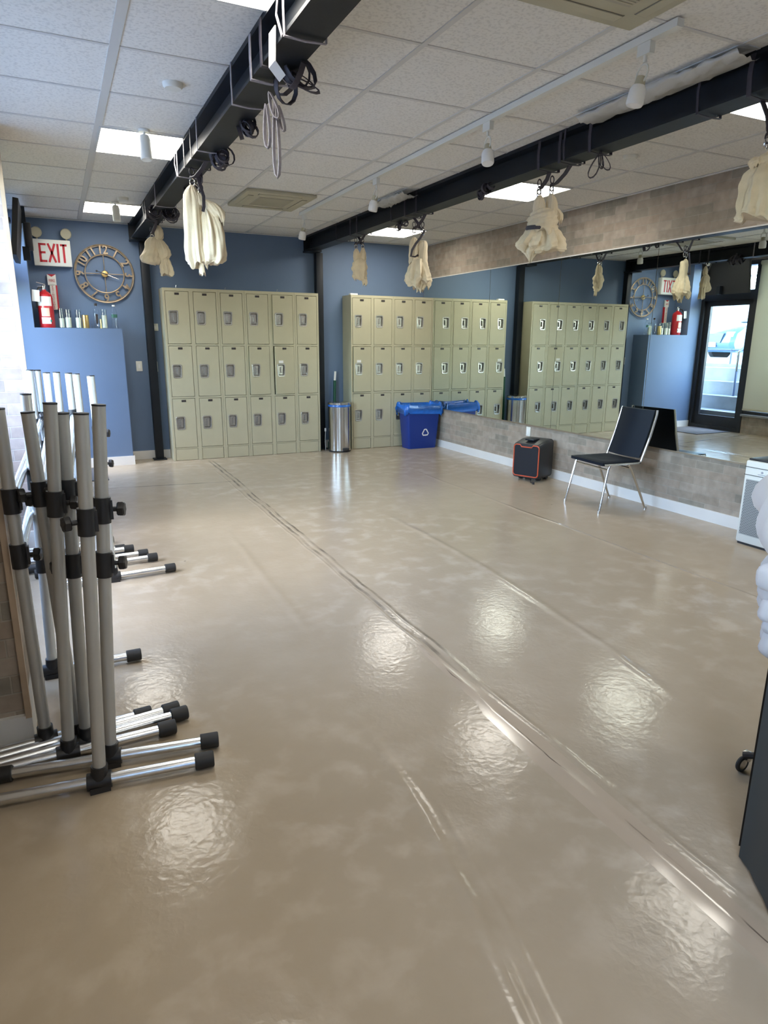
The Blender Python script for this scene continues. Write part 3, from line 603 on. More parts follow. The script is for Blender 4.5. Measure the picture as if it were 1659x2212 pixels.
for k, ch in enumerate('EXTINGUISHER'): 
    q = text_mb(ch, .025, face_y(.0, -.0215, .232-k*.020, 1.1), .0006); eb.add(q.v, q.f)
eb.build('word_extinguisher', REDT, t)

# things standing on the ledge
ZL = 1.497
def jar(x, y, r, h, wax, label, name='glass_candle'):
    t = thing(name, label, 'candle', (x, y, ZL), 0, 'glass candles on the ledge')
    MB().lathe([(0, 0), (r, 0), (r, h), (r-.003, h), (r-.003, .006), (0, .006)], seg=24, cap1=False).build('glass_tube', GLASS, t)
    MB().lathe([(0, .007), (r-.004, .007), (r-.004, wax), (0, wax)], seg=20).build('wax', WAX, t)
jar(.085, 8.15, .030, .20, .10, 'tall glass candle right beside the red fire extinguisher')
jar(.150, 8.15, .033, .19, .11, 'tall half-filled glass candle, second to the right of the extinguisher')
jar(.250, 8.15, .033, .19, .11, 'tall half-filled glass candle just left of the gold can')
jar(.508, 8.15, .033, .20, .14, 'tall pale glass candle between dark-capped bottle and water bottle')
t = thing('gold_can', 'shiny gold cylinder can standing on the blue ledge', 'can', (.318, 8.13, ZL)); MB().lathe([(0, 0), (.032, 0), (.033, .004), (.033, .135), (.030, .138), (.030, .130), (0, .130)]).build('can_body', GOLD, t)
t = thing('glass_bottle', 'clear bottle with dark cap and black oval label on the ledge', 'bottle', (.432, 8.14, ZL))
MB().lathe([(0, 0), (.030, 0), (.033, .01), (.033, .16), (.028, .19), (.013, .215), (.013, .235), (0, .235)]).build('bottle_body', GLASS, t)
MB().lathe([(0, .236), (.0155, .236), (.0155, .262), (0, .262)]).build('cap', PLATE, t)
lb = MB(); A = [radians(245+70*k/10) for k in range(11)]
curved(.05, .15, 248, 292, .0345).build('label', PLATE, t); curved(.025, .04, 262, 278, .0348).build('lower_label', PAPER, t)
t = thing('crystal_knob', 'tiny clear crystal left of the dark-capped bottle', 'ornament', (.378, 8.10, ZL)); MB().lathe([(0, 0), (.012, 0), (.006, .012), (.014, .026), (.010, .038), (0, .045)], seg=8).build('crystal', GLASS, t, 10)
t = thing('small_gold_candle', 'small golden candle stub behind the dark-capped bottle', 'candle', (.475, 8.18, ZL)); MB().lathe([(0, 0), (.016, 0), (.016, .10), (0, .10)]).build('stub', GOLD, t)
t = thing('water_bottle', 'clear plastic water bottle at the right end of the ledge', 'bottle', (.61, 8.12, ZL))
MB().lathe([(0, 0), (.030, 0), (.034, .01), (.031, .03), (.034, .05), (.031, .07), (.034, .09), (.034, .15), (.030, .185), (.014, .215), (.014, .232), (0, .232)]).build('bottle_body', GLASS, t)
MB().lathe([(0, .233), (.016, .233), (.016, .25), (0, .25)]).build('cap', PAPER, t); curved(.115, .15, 215, 325, .0352).build('label', mat('green_label', (.03, .12, .09), .5), t)

# ================================================================ black monitor + bracket above door
t = thing('wall_monitor', 'black flat monitor mounted above the glass door, seen edge on', 'monitor', (-.23, 7.45, 2.10))
rt = Matrix.Rotation(radians(8), 3, 'Y')
MB().box((-.045, -.42, .0), (.0, .40, .47), rt, (0, 0, 0)).build('screen_body', BLACKPL, t)
MB().box((-.215, -.05, .32), (-.03, .05, .36)).box((.04, .0, .0), (.10, .06, .12)).tube([(-.02, .25, .2), (.03, .3, .35), (.0, .33, .50)], .01, 8).build('wall_bracket', BLACKST, t)
t = thing('black_loudspeaker', 'small black loudspeaker hung from the ceiling beside the monitor', 'loudspeaker', (-.135, 7.75, 2.22))
MB().bbox((-.03, -.05, 0), (.035, .05, .25), .01).build('speaker_box', BLACKPL, t); MB().box((-.045, -.03, .25), (-.005, .03, .392)).build('hanger', BLACKST, t)
t = thing('dome_camera', 'small white dome camera in the corner beside the door transom', 'camera', (-.36, 7.94, 2.54))
MB().lathe([(0, .078), (.04, .078), (.04, .04), (.034, .02), (.034, .02)], seg=20).build('camera_base', SIGNW, t); MB().lathe([(0, -.012), (.018, -.004), (.03, .02), (0, .021)]).build('lens_dome', BLACKPL, t)

# ================================================================ CEILING FIXTURES
def cassette(x0, x1, y0, y1, label):
    t = thing('air_conditioner', label, 'air conditioner', ((x0+x1)/2, (y0+y1)/2, CEIL-.03), 0, 'ceiling air conditioners'); a, b = (x1-x0)/2, (y1-y0)/2
    MB().bbox((-a, -b, 0), (a, b, .029), .008).build('cover', ACB, t)
    s = MB()
    for sx, sy in ((0, 1), (0, -1), (1, 0), (-1, 0)):
        if sy: s.box((-a*.60, sy*b*.78-.022, -.004), (a*.60, sy*b*.78+.022, .001))
        else: s.box((sx*a*.78-.022, -b*.60, -.004), (sx*a*.78+.022, b*.60, .001))
    s.build('louvre', ACB, t)
    e = MB()
    for sx, sy in ((0, 1), (0, -1), (1, 0), (-1, 0)):
        if sy:
            yy = sy*b*.78; e.box((-a*.62, yy-.026, -.001), (-a*.60, yy+.026, .002)).box((a*.60, yy-.026, -.001), (a*.62, yy+.026, .002)).box((-a*.6, yy-sy*.022-.003, -.001), (a*.6, yy-sy*.022+.003, .002))
        else:
            xx = sx*a*.78; e.box((xx-.026, -b*.62, -.001), (xx+.026, -b*.6, .002)).box((xx-.026, b*.6, -.001), (xx+.026, b*.62, .002)).box((xx-sx*.022-.003, -b*.6, -.001), (xx-sx*.022+.003, b*.6, .002))
    e.build('vent_slot', ACD, t)
    gr = MB().box((-a*.5, -b*.5, -.003), (a*.5, b*.5, .001)); k = -b*.46
    gr.build('intake_grille', mat('grille_beige', (.42, .39, .31), .6), t)
    gl = MB()
    while k < b*.47: gl.box((-a*.48, k, -.005), (a*.48, k+.006, -.002)); k += .016
    gl.build('grille_slats', ACB, t)
cassette(1.57, 2.19, 5.94, 6.66, 'ivory ceiling air conditioner in front of the back wall')
cassette(1.57, 2.20, 1.72, 2.335, 'ivory ceiling air conditioner cut off at the top of the photo')
for x, y, l in ((.657, 3.826, 'round white smoke detector left of the beam, nearest the camera'), (.678, 6.879, 'round white smoke detector beside the far ceiling panel'), (3.661, 3.778, 'round white smoke detector behind the right beam')):
    t = thing('smoke_detector', l, 'smoke detector', (x, y, CEIL-.026), 0, 'smoke detectors'); MB().lathe([(0, .0), (.040, .001), (.048, .010), (.050, .026), (0, .026)], seg=28).build('detector_body', SIGNW, t)
# track light
tr = MB().box((2.330-.018, 2.20, CEIL-.036), (2.330+.018, 6.80, CEIL-.006))
tag(tr.build('light_track', SIGNW), 'long white lighting track on the ceiling between the beams', 'light track')
def head(x, y, ang, label, on_track=True):
    t = thing('track_light', label, 'spotlight', (x, y, CEIL-.006), 0, 'track spotlights')
    MB().box((-.014, -.035, -.075), (.014, .035, -.03)).tube([(0, 0, -.075), (0, 0, -.10)], .008, 8).build('adapter', SIGNW, t)
    R3 = Matrix.Rotation(ang, 3, 'X')@Matrix.Rotation(.15, 3, 'Y'); o = Vector((0, 0, -.105))
    a = MB().torus((0, 0, -.038), .030, .004, 'x', 24, 6, 1, 1.25); a.v = [R3@p+o for p in a.v]; a.build('wire_yoke', SIGNW, t)
    b = MB().lathe([(0, -.045), (.018, -.048), (.022, -.075), (.020, -.08), (0, -.08)]); b.v = [R3@p+o for p in b.v]; b.build('socket', ACB, t)
    c = MB().lathe([(0, -.081), (.026, -.082), (.035, -.10), (.036, -.15), (.032, -.158), (0, -.160)]); c.v = [R3@p+o for p in c.v]; c.build('bulb', PAPER, t)
head(2.33, 2.37, .1, 'white track spotlight at the near end of the ceiling track')
head(2.33, 3.52, -.3, 'white track spotlight, second from the near end of the track')
head(2.33, 5.02, .1, 'white track spotlight above the smaller locker row, third along the track')
head(2.33, 6.70, .1, 'white track spotlight at the far end of the track')
def ceil_spot(x, y, label):
    t = thing('ceiling_spotlight', label, 'spotlight', (x, y, CEIL-.002), 0, 'spotlights over the lit panels')
    MB().lathe([(0, -.012), (.03, -.012), (.034, 0), (0, 0)]).tube([(0, 0, -.012), (0, 0, -.035)], .008).build('canopy', SIGNW, t)
    c = MB().lathe([(0, -.03), (.026, -.035), (.034, -.06), (.034, -.17), (.030, -.175), (0, -.172)]); r = Matrix.Rotation(-.15, 3, 'X'); c.v = [r@p for p in c.v]; c.build('lamp_shade', SIGNW, t)
ceil_spot(.615, 4.68, 'white spotlight hanging in front of the large lit panel left of the beam')
ceil_spot(.630, 7.10, 'white spotlight hanging in front of the lit panel nearest the EXIT sign')

# ================================================================ HAMMOCKS
ER = Vector((cos(YAW), -sin(YAW), 0)); EF = Vector((sin(YAW), cos(YAW), 0))
def loft(mb, levels, k=7, amp=.16, seed=0, hem=.02, nth=64, rows=34, depth=.75, wrinkle=.0):
    "levels: (s, z, rs) along the cloth; s sideways, z height, rs half width"
    rnd = random.Random(seed); ph = [rnd.uniform(0, 6.28) for _ in range(6)]; rr = []
    n = len(levels)-1
    def at(u):
        f = u*n; i = min(int(f), n-1); t = f-i; g = lambda q: levels[max(0, min(n, q))]
        out = []
        for c in range(3):
            p0, p1, p2, p3 = g(i-1)[c], g(i)[c], g(i+1)[c], g(i+2)[c]
            out.append(.5*((2*p1)+(-p0+p2)*t+(2*p0-5*p1+4*p2-p3)*t*t+(-p0+3*p1-3*p2+p3)*t**3))
        return out
    for r in range(rows+1):
        u = r/rows; s_, z_, w_ = at(u); ring = []; w_ = max(w_, .004)
        for q in range(nth):
            a = 2*pi*q/nth
            amp_ = amp*1.25; pl = 1+amp_*1.15*(2*abs(sin(k*a/2+ph[0]+1.5*u))-1.27)*(.65+.35*sin(2*a+ph[5]))+.035*sin(13*a+6*u+ph[2])+.03*sin(11*u*3+4*a+ph[4])+amp*.5*sin((2*k+1)*a+ph[1]-2*u)+wrinkle*sin(9*u*pi+3*a+ph[2])+wrinkle*.7*sin(17*u+ph[3]+2*a)
            e = hem*(u**4)*sin(3*a+ph[4])+hem*(u**4)*.6*sin(7*a+ph[5])
            ring.append(ER*(s_+cos(a)*w_*pl)+EF*(sin(a)*w_*pl*depth)+Vector((0, 0, z_+e)))
        rr.append(ring)
    return mb.rings(rr)
def loop_pts(p0, p1, bulge, n=14, side=1):
    "teardrop loop from p0 down to p1 and back"
    p0, p1 = Vector(p0), Vector(p1); pts = []
    for k in range(n+1):
        a = 2*pi*k/n; f = (1-cos(a))/2; pts.append(p0.lerp(p1, f)+ER*bulge*sin(a)*side*(.35+.65*f))
    return pts
def beam_loop(mb, y, bx0, bx1, w=.024, z0=2.445, z1=2.612):
    e = .006
    P = [(bx0-e, y, z1), (bx0-e, y+.006, (z0+z1)/2), (bx0-e, y, z0-e), ((bx0+bx1)/2, y, z0-e-.004), (bx1+e, y, z0-e), (bx1+e, y, z1)]
    mb.ribbon(P, w, (0, 1, 0), .004)
def hammock(bi, y, label, lofts, straps, band=None, drape=None):
    bx0, bx1 = ((.857, 1.005), (2.872, 3.02))[bi]; bxc = (bx0+bx1)/2; zt = 2.444
    t = thing('aerial_hammock', label, 'hammock', (bxc, y, zt-.1), 0, 'tied up cream aerial hammocks')
    mb = MB()
    for lv, kw in lofts:
        q = MB(); loft(q, [(s, z-(zt-.1), w) for s, z, w in lv], **kw); q_off = EF*kw.get('fo', 0)
        mb.add(q.v, q.f)
    mb.build('fabric', CLOTH, t, 60)
    for i, (ys, s1, z1) in enumerate(straps):
        sb = MB(); yy = ys; 
        beam_loop(sb, yy, bx0-bxc, bx1-bxc, z0=.1, z1=.26)
        top = Vector((0, yy, .092)); end = ER*s1+Vector((0, 0, z1-(zt-.1)))
        sb.ribbon([top+Vector((.01, 0, 0)), top.lerp(end, .35)+ER*.012, top.lerp(end, .7), end+Vector((0, 0, .03))], .026, EF*.3+ER, .006)
        for k in range(2): sb.torus(end+Vector((0, 0, .018+.045*k)), .018, .004, 'y', 18, 6, .8, 1.2)
        sb.build('strap', STRAP, t)
        cb = MB().torus(end+Vector((0, 0, .0)), .020, .0045, 'y', 20, 8, .75, 1.25); cb.build('carabiner', CHROME, t)
    if band:
        s, z, w = band; MB().lathe([(w*.95, -.012), (w, 0), (w*.95, .014)], ER*s+Vector((0, 0, z-(zt-.1))), 24, 'z', False, False).build('tie_band', STRAP, t)
    if drape:
        mb = MB(); mb.ribbon([ER*a_+EF*-.05+Vector((0, 0, z_-(zt-.1))) for a_, z_ in drape], .020, EF*.5+ER, .005); mb.build('loose_strap', STRAP, t)
    return t
K = dict
hammock(0, 6.85, 'cream tied hammock with round knot nearest the clock and black post',
  [([(.035, 2.40, .012), (.035, 2.36, .036), (.035, 2.30, .038), (.02, 2.27, .02)], K(k=3, amp=.08, seed=1)),
   ([(-.02, 2.30, .03), (-.035, 2.26, .060), (-.04, 2.19, .068), (-.055, 2.13, .095), (-.05, 2.08, .085), (-.02, 2.06, .03)], K(k=3, amp=.05, seed=2, hem=.004, wrinkle=.02)),
   ([(.03, 2.28, .03), (.055, 2.22, .055), (.075, 2.15, .06), (.06, 2.10, .035)], K(k=3, amp=.06, seed=3, hem=.005)),
   ([(.065, 2.13, .035), (.08, 2.06, .048), (.088, 1.99, .055), (.088, 1.97, .055)], K(k=6, amp=.2, seed=4, hem=.012))],
  [(-.08, -.03, 2.30), (.06, .03, 2.37)])
hammock(0, 4.66, 'pair of long draped cream hammocks hanging in front of the large lockers',
  [([(-.055, 2.335, .012), (-.06, 2.30, .038), (-.055, 2.25, .055), (-.055, 2.10, .058), (-.055, 1.95, .062), (-.05, 1.88, .064), (-.045, 1.855, .06)], K(k=6, amp=.13, seed=5, hem=.02)),
   ([(-.03, 2.30, .01), (-.02, 2.27, .035), (-.01, 2.22, .04), (0, 2.19, .02)], K(k=3, amp=.06, seed=6)),
   ([(-.035, 1.95, .02), (-.022, 1.87, .018), (-.018, 1.80, .018)], K(k=3, amp=.15, seed=7, hem=.01)),
   ([(.02, 2.25, .015), (.06, 2.22, .045), (.10, 2.17, .048), (.12, 2.12, .02)], K(k=3, amp=.07, seed=8)),
   ([(.03, 2.20, .02), (.05, 2.14, .05), (.065, 2.05, .066), (.068, 1.93, .072), (.062, 1.885, .066), (.05, 1.865, .05)], K(k=6, amp=.17, seed=9, hem=.01))],
  [(-.18, -.05, 2.35), (.05, .0, 2.30)], drape=[(.0, 2.37), (.015, 2.31), (.03, 2.26), (.028, 2.20), (.02, 2.17)])
hammock(1, 6.75, 'small cream tied hammock between the two locker rows',
  [([(-.035, 2.31, .012), (-.035, 2.27, .032), (-.03, 2.20, .036), (-.02, 2.16, .03)], K(k=3, amp=.1, seed=10)),
   ([(.035, 2.32, .012), (.035, 2.27, .030), (.03, 2.20, .036), (.02, 2.16, .03)], K(k=3, amp=.1, seed=11)),
   ([(0, 2.22, .04), (.0, 2.16, .078), (.0, 2.09, .075), (.01, 2.03, .060), (.03, 2.00, .03)], K(k=4, amp=.08, seed=12, hem=.004, wrinkle=.05)),
   ([(-.04, 2.08, .02), (-.05, 2.04, .028), (-.04, 2.02, .01)], K(k=3, amp=.1, seed=13)),
   ([(.035, 2.06, .03), (.05, 2.00, .024), (.055, 1.955, .02)], K(k=4, amp=.2, seed=14, hem=.012))],
  [(-.11, -.04, 2.33), (.06, .03, 2.33)])
hammock(1, 5.46, 'long cream hammock wrapped into a roll in front of the smaller lockers',
  [([(.03, 2.235, .012), (.035, 2.22, .036), (.035, 2.14, .042), (.035, 2.03, .044), (.03, 1.98, .03)], K(k=4, amp=.05, seed=15, wrinkle=.06)),
   ([(-.04, 2.26, .012), (-.045, 2.22, .035), (-.045, 2.12, .042), (-.035, 2.03, .05)], K(k=4, amp=.1, seed=16)),
   ([(-.0, 2.08, .06), (0, 2.02, .082), (.0, 1.95, .105), (.0, 1.90, .11), (.0, 1.87, .09)], K(k=7, amp=.17, seed=17, hem=.03)),
   ([(.02, 1.95, .05), (.03, 1.88, .045), (.02, 1.82, .028)], K(k=4, amp=.2, seed=18, hem=.015)),
   ([(-.05, 1.95, .03), (-.08, 1.90, .025), (-.075, 1.88, .01)], K(k=3, amp=.2, seed=19))],
  [(-.09, -.045, 2.30), (.12, .03, 2.30)], drape=[(.045, 2.31), (.01, 2.25), (-.03, 2.20), (-.06, 2.15), (-.07, 2.10), (-.035, 2.095), (-.005, 2.11)])
hammock(1, 3.76, 'cream hammock bundle with dark band in front of the brick band above the mirror',
  [([(-.035, 2.30, .012), (-.035, 2.26, .036), (-.03, 2.20, .042), (-.02, 2.16, .04)], K(k=4, amp=.07, seed=20)),
   ([(.04, 2.31, .012), (.045, 2.27, .032), (.05, 2.20, .040), (.04, 2.15, .03)], K(k=4, amp=.05, seed=21)),
   ([(.0, 2.22, .05), (.0, 2.17, .092), (-.0, 2.12, .096), (-.0, 2.07, .085)], K(k=3, amp=.05, seed=22, wrinkle=.05)),
   ([(.075, 2.22, .02), (.10, 2.18, .028), (.105, 2.15, .012)], K(k=3, amp=.15, seed=23)),
   ([(-.04, 2.12, .05), (-.055, 2.06, .07), (-.08, 2.00, .085), (-.07, 1.97, .05)], K(k=6, amp=.16, seed=24, hem=.02)),
   ([(.03, 2.10, .06), (.045, 2.03, .095), (.05, 1.975, .105), (.04, 1.96, .09)], K(k=6, amp=.16, seed=25, hem=.012)),
   ([(-.05, 2.03, .05), (-.065, 1.97, .055), (-.07, 1.925, .025), (-.07, 1.90, .008)], K(k=4, amp=.16, seed=26, hem=.01))],
  [(-.02, -.04, 2.31), (-.22, .04, 2.33)], band=(-.048, 2.10, .066))
hammock(1, 2.22, 'cream hammock cut off by the right edge of the photo',
  [([(-.035, 2.19, .015), (-.04, 2.17, .03), (-.035, 2.14, .02)], K(k=4, amp=.1, seed=27)),
   ([(.02, 2.215, .012), (.02, 2.19, .045), (.015, 2.15, .05), (.01, 2.11, .04)], K(k=4, amp=.06, seed=28)),
   ([(.02, 2.17, .04), (.02, 2.12, .085), (.02, 2.06, .095), (.02, 1.98, .10), (.02, 1.945, .10), (.02, 1.935, .095)], K(k=7, amp=.12, seed=29, hem=.018))],
  [(.06, .03, 2.24), (-.10, -.0, 2.25)])

# spare straps on beams
def strap_cluster(bi, y, label, loops, wrap=True, m=STRAP, wd=.02):
    bx0, bx1 = ((.857, 1.005), (2.872, 3.02))[bi]; bxc = (bx0+bx1)/2
    t = thing('hanging_strap', label, 'strap', (bxc, y, 2.344), 0, 'webbing straps on the beams')
    if wrap:
        sb = MB(); beam_loop(sb, 0, bx0-bxc, bx1-bxc, z0=.1, z1=.26); sb.build('beam_loop', STRAPG if m is STRAPG else STRAP, t)
    for s0, z0, s1, z1, bul, f in loops:
        mb = MB(); a = ER*s0+EF*f+Vector((0, 0, z0-2.344)); b = ER*s1+EF*f+Vector((0, 0, z1-2.344))
        mb.ribbon(loop_pts(a, b, bul), wd, EF*.8+ER*.35, .004); mb.build('strap_loop', m, t)
    return t
strap_cluster(0, 3.08, 'grey strap bunch with one long loop hanging left of centre from the beam',
   [(.02, 2.37, .02, 2.07, .017, 0), (-.02, 2.36, -.02, 2.19, .016, .01), (.03, 2.36, .05, 2.26, .012, .02), (.0, 2.40, .03, 2.30, .02, -.01)], m=STRAPG)
strap_cluster(0, 2.92, 'black strap with big curved loop hanging from the underside of the left beam', [(.04, 2.42, .14, 2.355, .04, 0), (.05, 2.44, .12, 2.38, .03, .02), (0, 2.44, .05, 2.38, .03, 0)])
strap_cluster(1, 3.28, 'black double strap loop dangling from the right beam beside the hammock', [(.0, 2.44, -.045, 2.31, .035, 0), (.02, 2.44, .055, 2.355, .03, .01), (.0, 2.45, .015, 2.36, .02, 0), (.01, 2.45, .02, 2.37, .012, .01)])
for i, (bi, y, l) in enumerate(((0, 2.62, 'grey strap wrapped on the left beam near the top of the photo'), (0, 3.42, 'grey strap wrapped round the left beam just beyond the grey strap bunch'), (0, 4.28, 'strap wrapped round the left beam beside the large lit panel'), (0, 4.98, 'pale strap wrapped round the left beam just past the large lit panel'), (0, 6.1, 'black strap wrapped round the left beam near the far panel'),
      (1, 2.55, 'thin strap wrapped round the right beam at its near end'), (1, 3.50, 'thin strap wrapped round the right beam above the double loop'), (1, 5.85, 'thin strap wrapped round the right beam above the smaller lockers'), (1, 7.2, 'thin strap wrapped round the right beam near its far end'))):
    sb = MB(); bx0, bx1 = ((.857, 1.005), (2.872, 3.02))[bi]; beam_loop(sb, y, bx0, bx1, .014)
    if i in (0, 3): sb.ribbon([(bx0-.008, y+.05, 2.61), (bx0-.012, y+.07, 2.53), (bx0-.008, y+.02, 2.445)], .012, (0, 1, 0), .004)
    tag(sb.build('wrapped_strap', STRAPG if bi == 0 else STRAP), l, 'strap', 'webbing straps on the beams')
# dark knotted clumps along the beam's far lower edge
def clump(bi, y, n, label, rad=.035, side=1):
    bx0, bx1 = ((.857, 1.005), (2.872, 3.02))[bi]; t = thing('strap_bundle', label, 'strap', (bx1 if side > 0 else bx0, y, 2.42), 0, 'bundled straps on the beams')
    rnd = random.Random(int(y*100)); mb = MB()
    for k in range(n):
        c = Vector((rnd.uniform(-.03, .01)*side, rnd.uniform(-.09, .09), rnd.uniform(-.01, .035))); a = rnd.uniform(0, 6.28); R = rnd.uniform(.5, 1.3)*rad
        ax = Vector((rnd.uniform(-.5, .5), rnd.uniform(-1, 1), rnd.uniform(-.3, .3))).normalized(); u = ax.orthogonal().normalized(); v = ax.cross(u)
        mb.ribbon([c+u*R*cos(2*pi*q/12+a)+v*R*1.2*sin(2*pi*q/12+a) for q in range(13)], .022, ax, .004)
    mb.build('strap_coils', STRAP, t)
clump(0, 3.72, 9, 'black bundled straps under the left beam, just behind the grey strap bunch', .04)
clump(0, 4.30, 8, 'black bundled straps sticking out under the left beam before the draped hammocks', .04)
clump(0, 5.35, 8, 'black bundled straps under the left beam behind the draped hammocks', .035)
clump(0, 6.35, 12, 'black tangled straps on the left beam above the round knotted hammock', .045)
clump(0, 6.45, 9, 'black tangled straps on the clock side of the left beam', .04, -1)
clump(0, 2.95, 6, 'black curled straps on the underside of the left beam near the top', .05)
clump(1, 4.35, 9, 'black bundled straps under the right beam in front of the lit panel', .03, -1)
clump(1, 5.9, 6, 'black bundled straps under the right beam by the far lit panel', .025)
# white paper tag on beam
tag(MB().rings([[(.842, 2.70, 2.50), (.842, 2.78, 2.50), (.846, 2.78, 2.50), (.846, 2.70, 2.50)], [(.850, 2.74, 2.40), (.850, 2.82, 2.40), (.854, 2.82, 2.40), (.854, 2.74, 2.40)], [(.90, 2.78, 2.375), (.90, 2.86, 2.375), (.904, 2.86, 2.372), (.904, 2.78, 2.372)]]).build('paper_tag', PAPER), 'white paper tag tied to the strap on the left beam', 'tag')
# plastic film over the right beam
def film(y0, y1, label, seed):
    rnd = random.Random(seed); mb = MB(); rows = 26; rr = []
    for i in range(rows+1):
        y = y0+(y1-y0)*i/rows; ring = []
        for j in range(9):
            f = j/8; x = 2.70+.168*f+rnd.uniform(-.006, .006); z = CEIL-.012-.022*sin(f*pi)*rnd.uniform(.6, 1.6)-.03*f*f+rnd.uniform(-.006, .004)
            z -= abs(rnd.gauss(0, .008)) if 0 < j < 8 else 0
            if j == 0: x += rnd.uniform(0, .05)+.10*abs(2*i/rows-1)
            ring.append((x, y, min(z, CEIL-.006)))
        rr.append(ring)
    top = MB().rings(rr, closed=False); tag(top.build('plastic_sheet', PLASTIC, None, 180), label, 'plastic sheet')
film(2.25, 3.25, 'crumpled translucent plastic film tucked above the near part of the right beam', 3)
film(5.35, 5.95, 'crumpled translucent plastic film tucked above the far part of the right beam', 4)

# ================================================================ CHAIR
t = thing('metal_chair', 'black vinyl stacking chair with chrome legs in front of the mirror', 'chair', (4.215, 4.285, 0), radians(-5))
# local: front = -x
seat = MB(); rr = []
for i in range(13):
    u = -.235+.40*i/12; ring = []
    for j in range(13):
        v = -.215+.43*j/12; e = max(abs(u+.035)/.2, abs(v)/.215); ring.append((u, v, .428-.012*cos(v/.215*pi/2)*sin((u+.235)/.4*pi)-(.008 if e > .95 else 0)))
    rr.append(ring)
seat.rings(rr, closed=False); seat.box((-.233, -.213, .395), (.163, .213, .418)); seat.build('seat', VINYL, t, 60)
bk = MB(); P = [(.155, .44), (.185, .52), (.215, .62), (.243, .72), (.262, .80), (.268, .835)]
rr = []
for (x, z) in P:
    rr.append([(x-(.030*cos(v/.2*pi/2)+.008), v, z) for v in [-.2+.4*k/12 for k in range(13)]]+[(x+.004, v, z+.002) for v in [.2-.4*k/12 for k in range(13)]])
bk.rings(rr); bk.build('backrest', VINYL, t, 50)
for s in (-1, 1):
    y = s*.218
    MB().tube([(-.22, y, .402), (.12, y, .402), (.152, y, .412), (.165, y, .45), (.225, y, .62), (.272, y, .80), (.278, y*.98, .838)], .0105, 10).build('side_frame', CHROME, t)
    MB().tube([(-.16, y, .395), (-.175, y*1.0, .36), (-.245, y*1.08, .008)], .0105, 10).lathe([(0, 0), (.013, 0), (.013, .025), (0, .025)], (-.247, y*1.08, 0), 12).build('leg', CHROME, t)
    MB().tube([(.03, y, .395), (.06, y*1.0, .36), (.235, y*1.08, .008)], .0105, 10).lathe([(0, 0), (.013, 0), (.013, .025), (0, .025)], (.237, y*1.08, 0), 12).build('leg', CHROME, t)
MB().tube([(-.175, -.218, .36), (-.175, .218, .36)], .007, 8).tube([(.06, -.218, .36), (.06, .218, .36)], .007, 8).build('crossbar', CHROME, t)

# ================================================================ SPEAKER
ang = math.atan2(-.29, .12)+pi/2  # front face direction
t = thing('party_speaker', 'black portable speaker with orange front outline by the brick wall', 'loudspeaker', (4.345, 5.475, 0), radians(-67.5))
# local: x along the front face, -y = front
w2, dpt, h = .155, .145, .415
outl = lambda w, h0, h1, r, n=5: [(sx*(w-r)+r*cos(radians(a0+90*k/(n-1))), (h1-r if sz > 0 else h0+r)+r*sin(radians(a0+90*k/(n-1)))) for sx, sz, a0 in ((1, 1, 0), (-1, 1, 90), (-1, -1, 180), (1, -1, 270)) for k in range(n)]
mb = MB(); rr = []
for yy, w_, a, b in ((-dpt, w2-.006, .036, h-.035), (-dpt+.01, w2, .030, h-.030), (0, w2+.004, .03, h), (dpt-.02, w2, .03, h+.005), (dpt, w2-.012, .04, h-.01)): rr.append([(x, yy, z) for x, z in outl(w_, a, b, .035)])
mb.rings(rr); mb.build('cabinet', BLACKPL, t, 50)
o1 = outl(w2-.012, .05, h-.045, .03, 7); n1 = len(o1)
pts = []
for x, z in o1:
    pts.append((x, z))
# notch in the top edge
path = [(x, z) for x, z in o1]; top_i = [i for i, (x, z) in enumerate(path)]
full = path[:7]+[(.075, h-.045), (.058, h-.066), (-.058, h-.066), (-.075, h-.045)]+path[7:]
MB().tube([(x, -dpt-.002, z) for x, z in full[1:]+full[:2]], .006, 8, False).build('orange_outline', ORANGE, t)
MB().rings([[(x*.95, -dpt-.003, (z-.2)*.95+.2) for x, z in full], [(x*.95, -dpt+.004, (z-.2)*.95+.2) for x, z in full]]).build('grille', GRILLE, t)
MB().bbox((-.05, -.10, h-.004), (.05, .02, h+.012), .005).build('control_panel', BLACKST, t)
for x in (-.10, .10):
    MB().lathe([(0, -.02), (.028, -.02), (.03, 0), (.028, .02), (0, .02)], (x, -.05, .030), 16, 'x').build('wheel', RUBBER, t)
    MB().lathe([(0, -.02), (.028, -.02), (.03, 0), (.028, .02), (0, .02)], (x, .09, .030), 16, 'x').build('wheel', RUBBER, t)
MB().tube([(.06, -.12, .05), (.07, -.15, .012), (.10, -.20, .008), (.135, -.215, .008), (.15, -.235, .012)], .005, 8).lathe([(0, 0), (.012, 0), (.012, .022), (0, .022)], (.152, -.237, 0.0), 12).build('power_cord', BLACKPL, t)

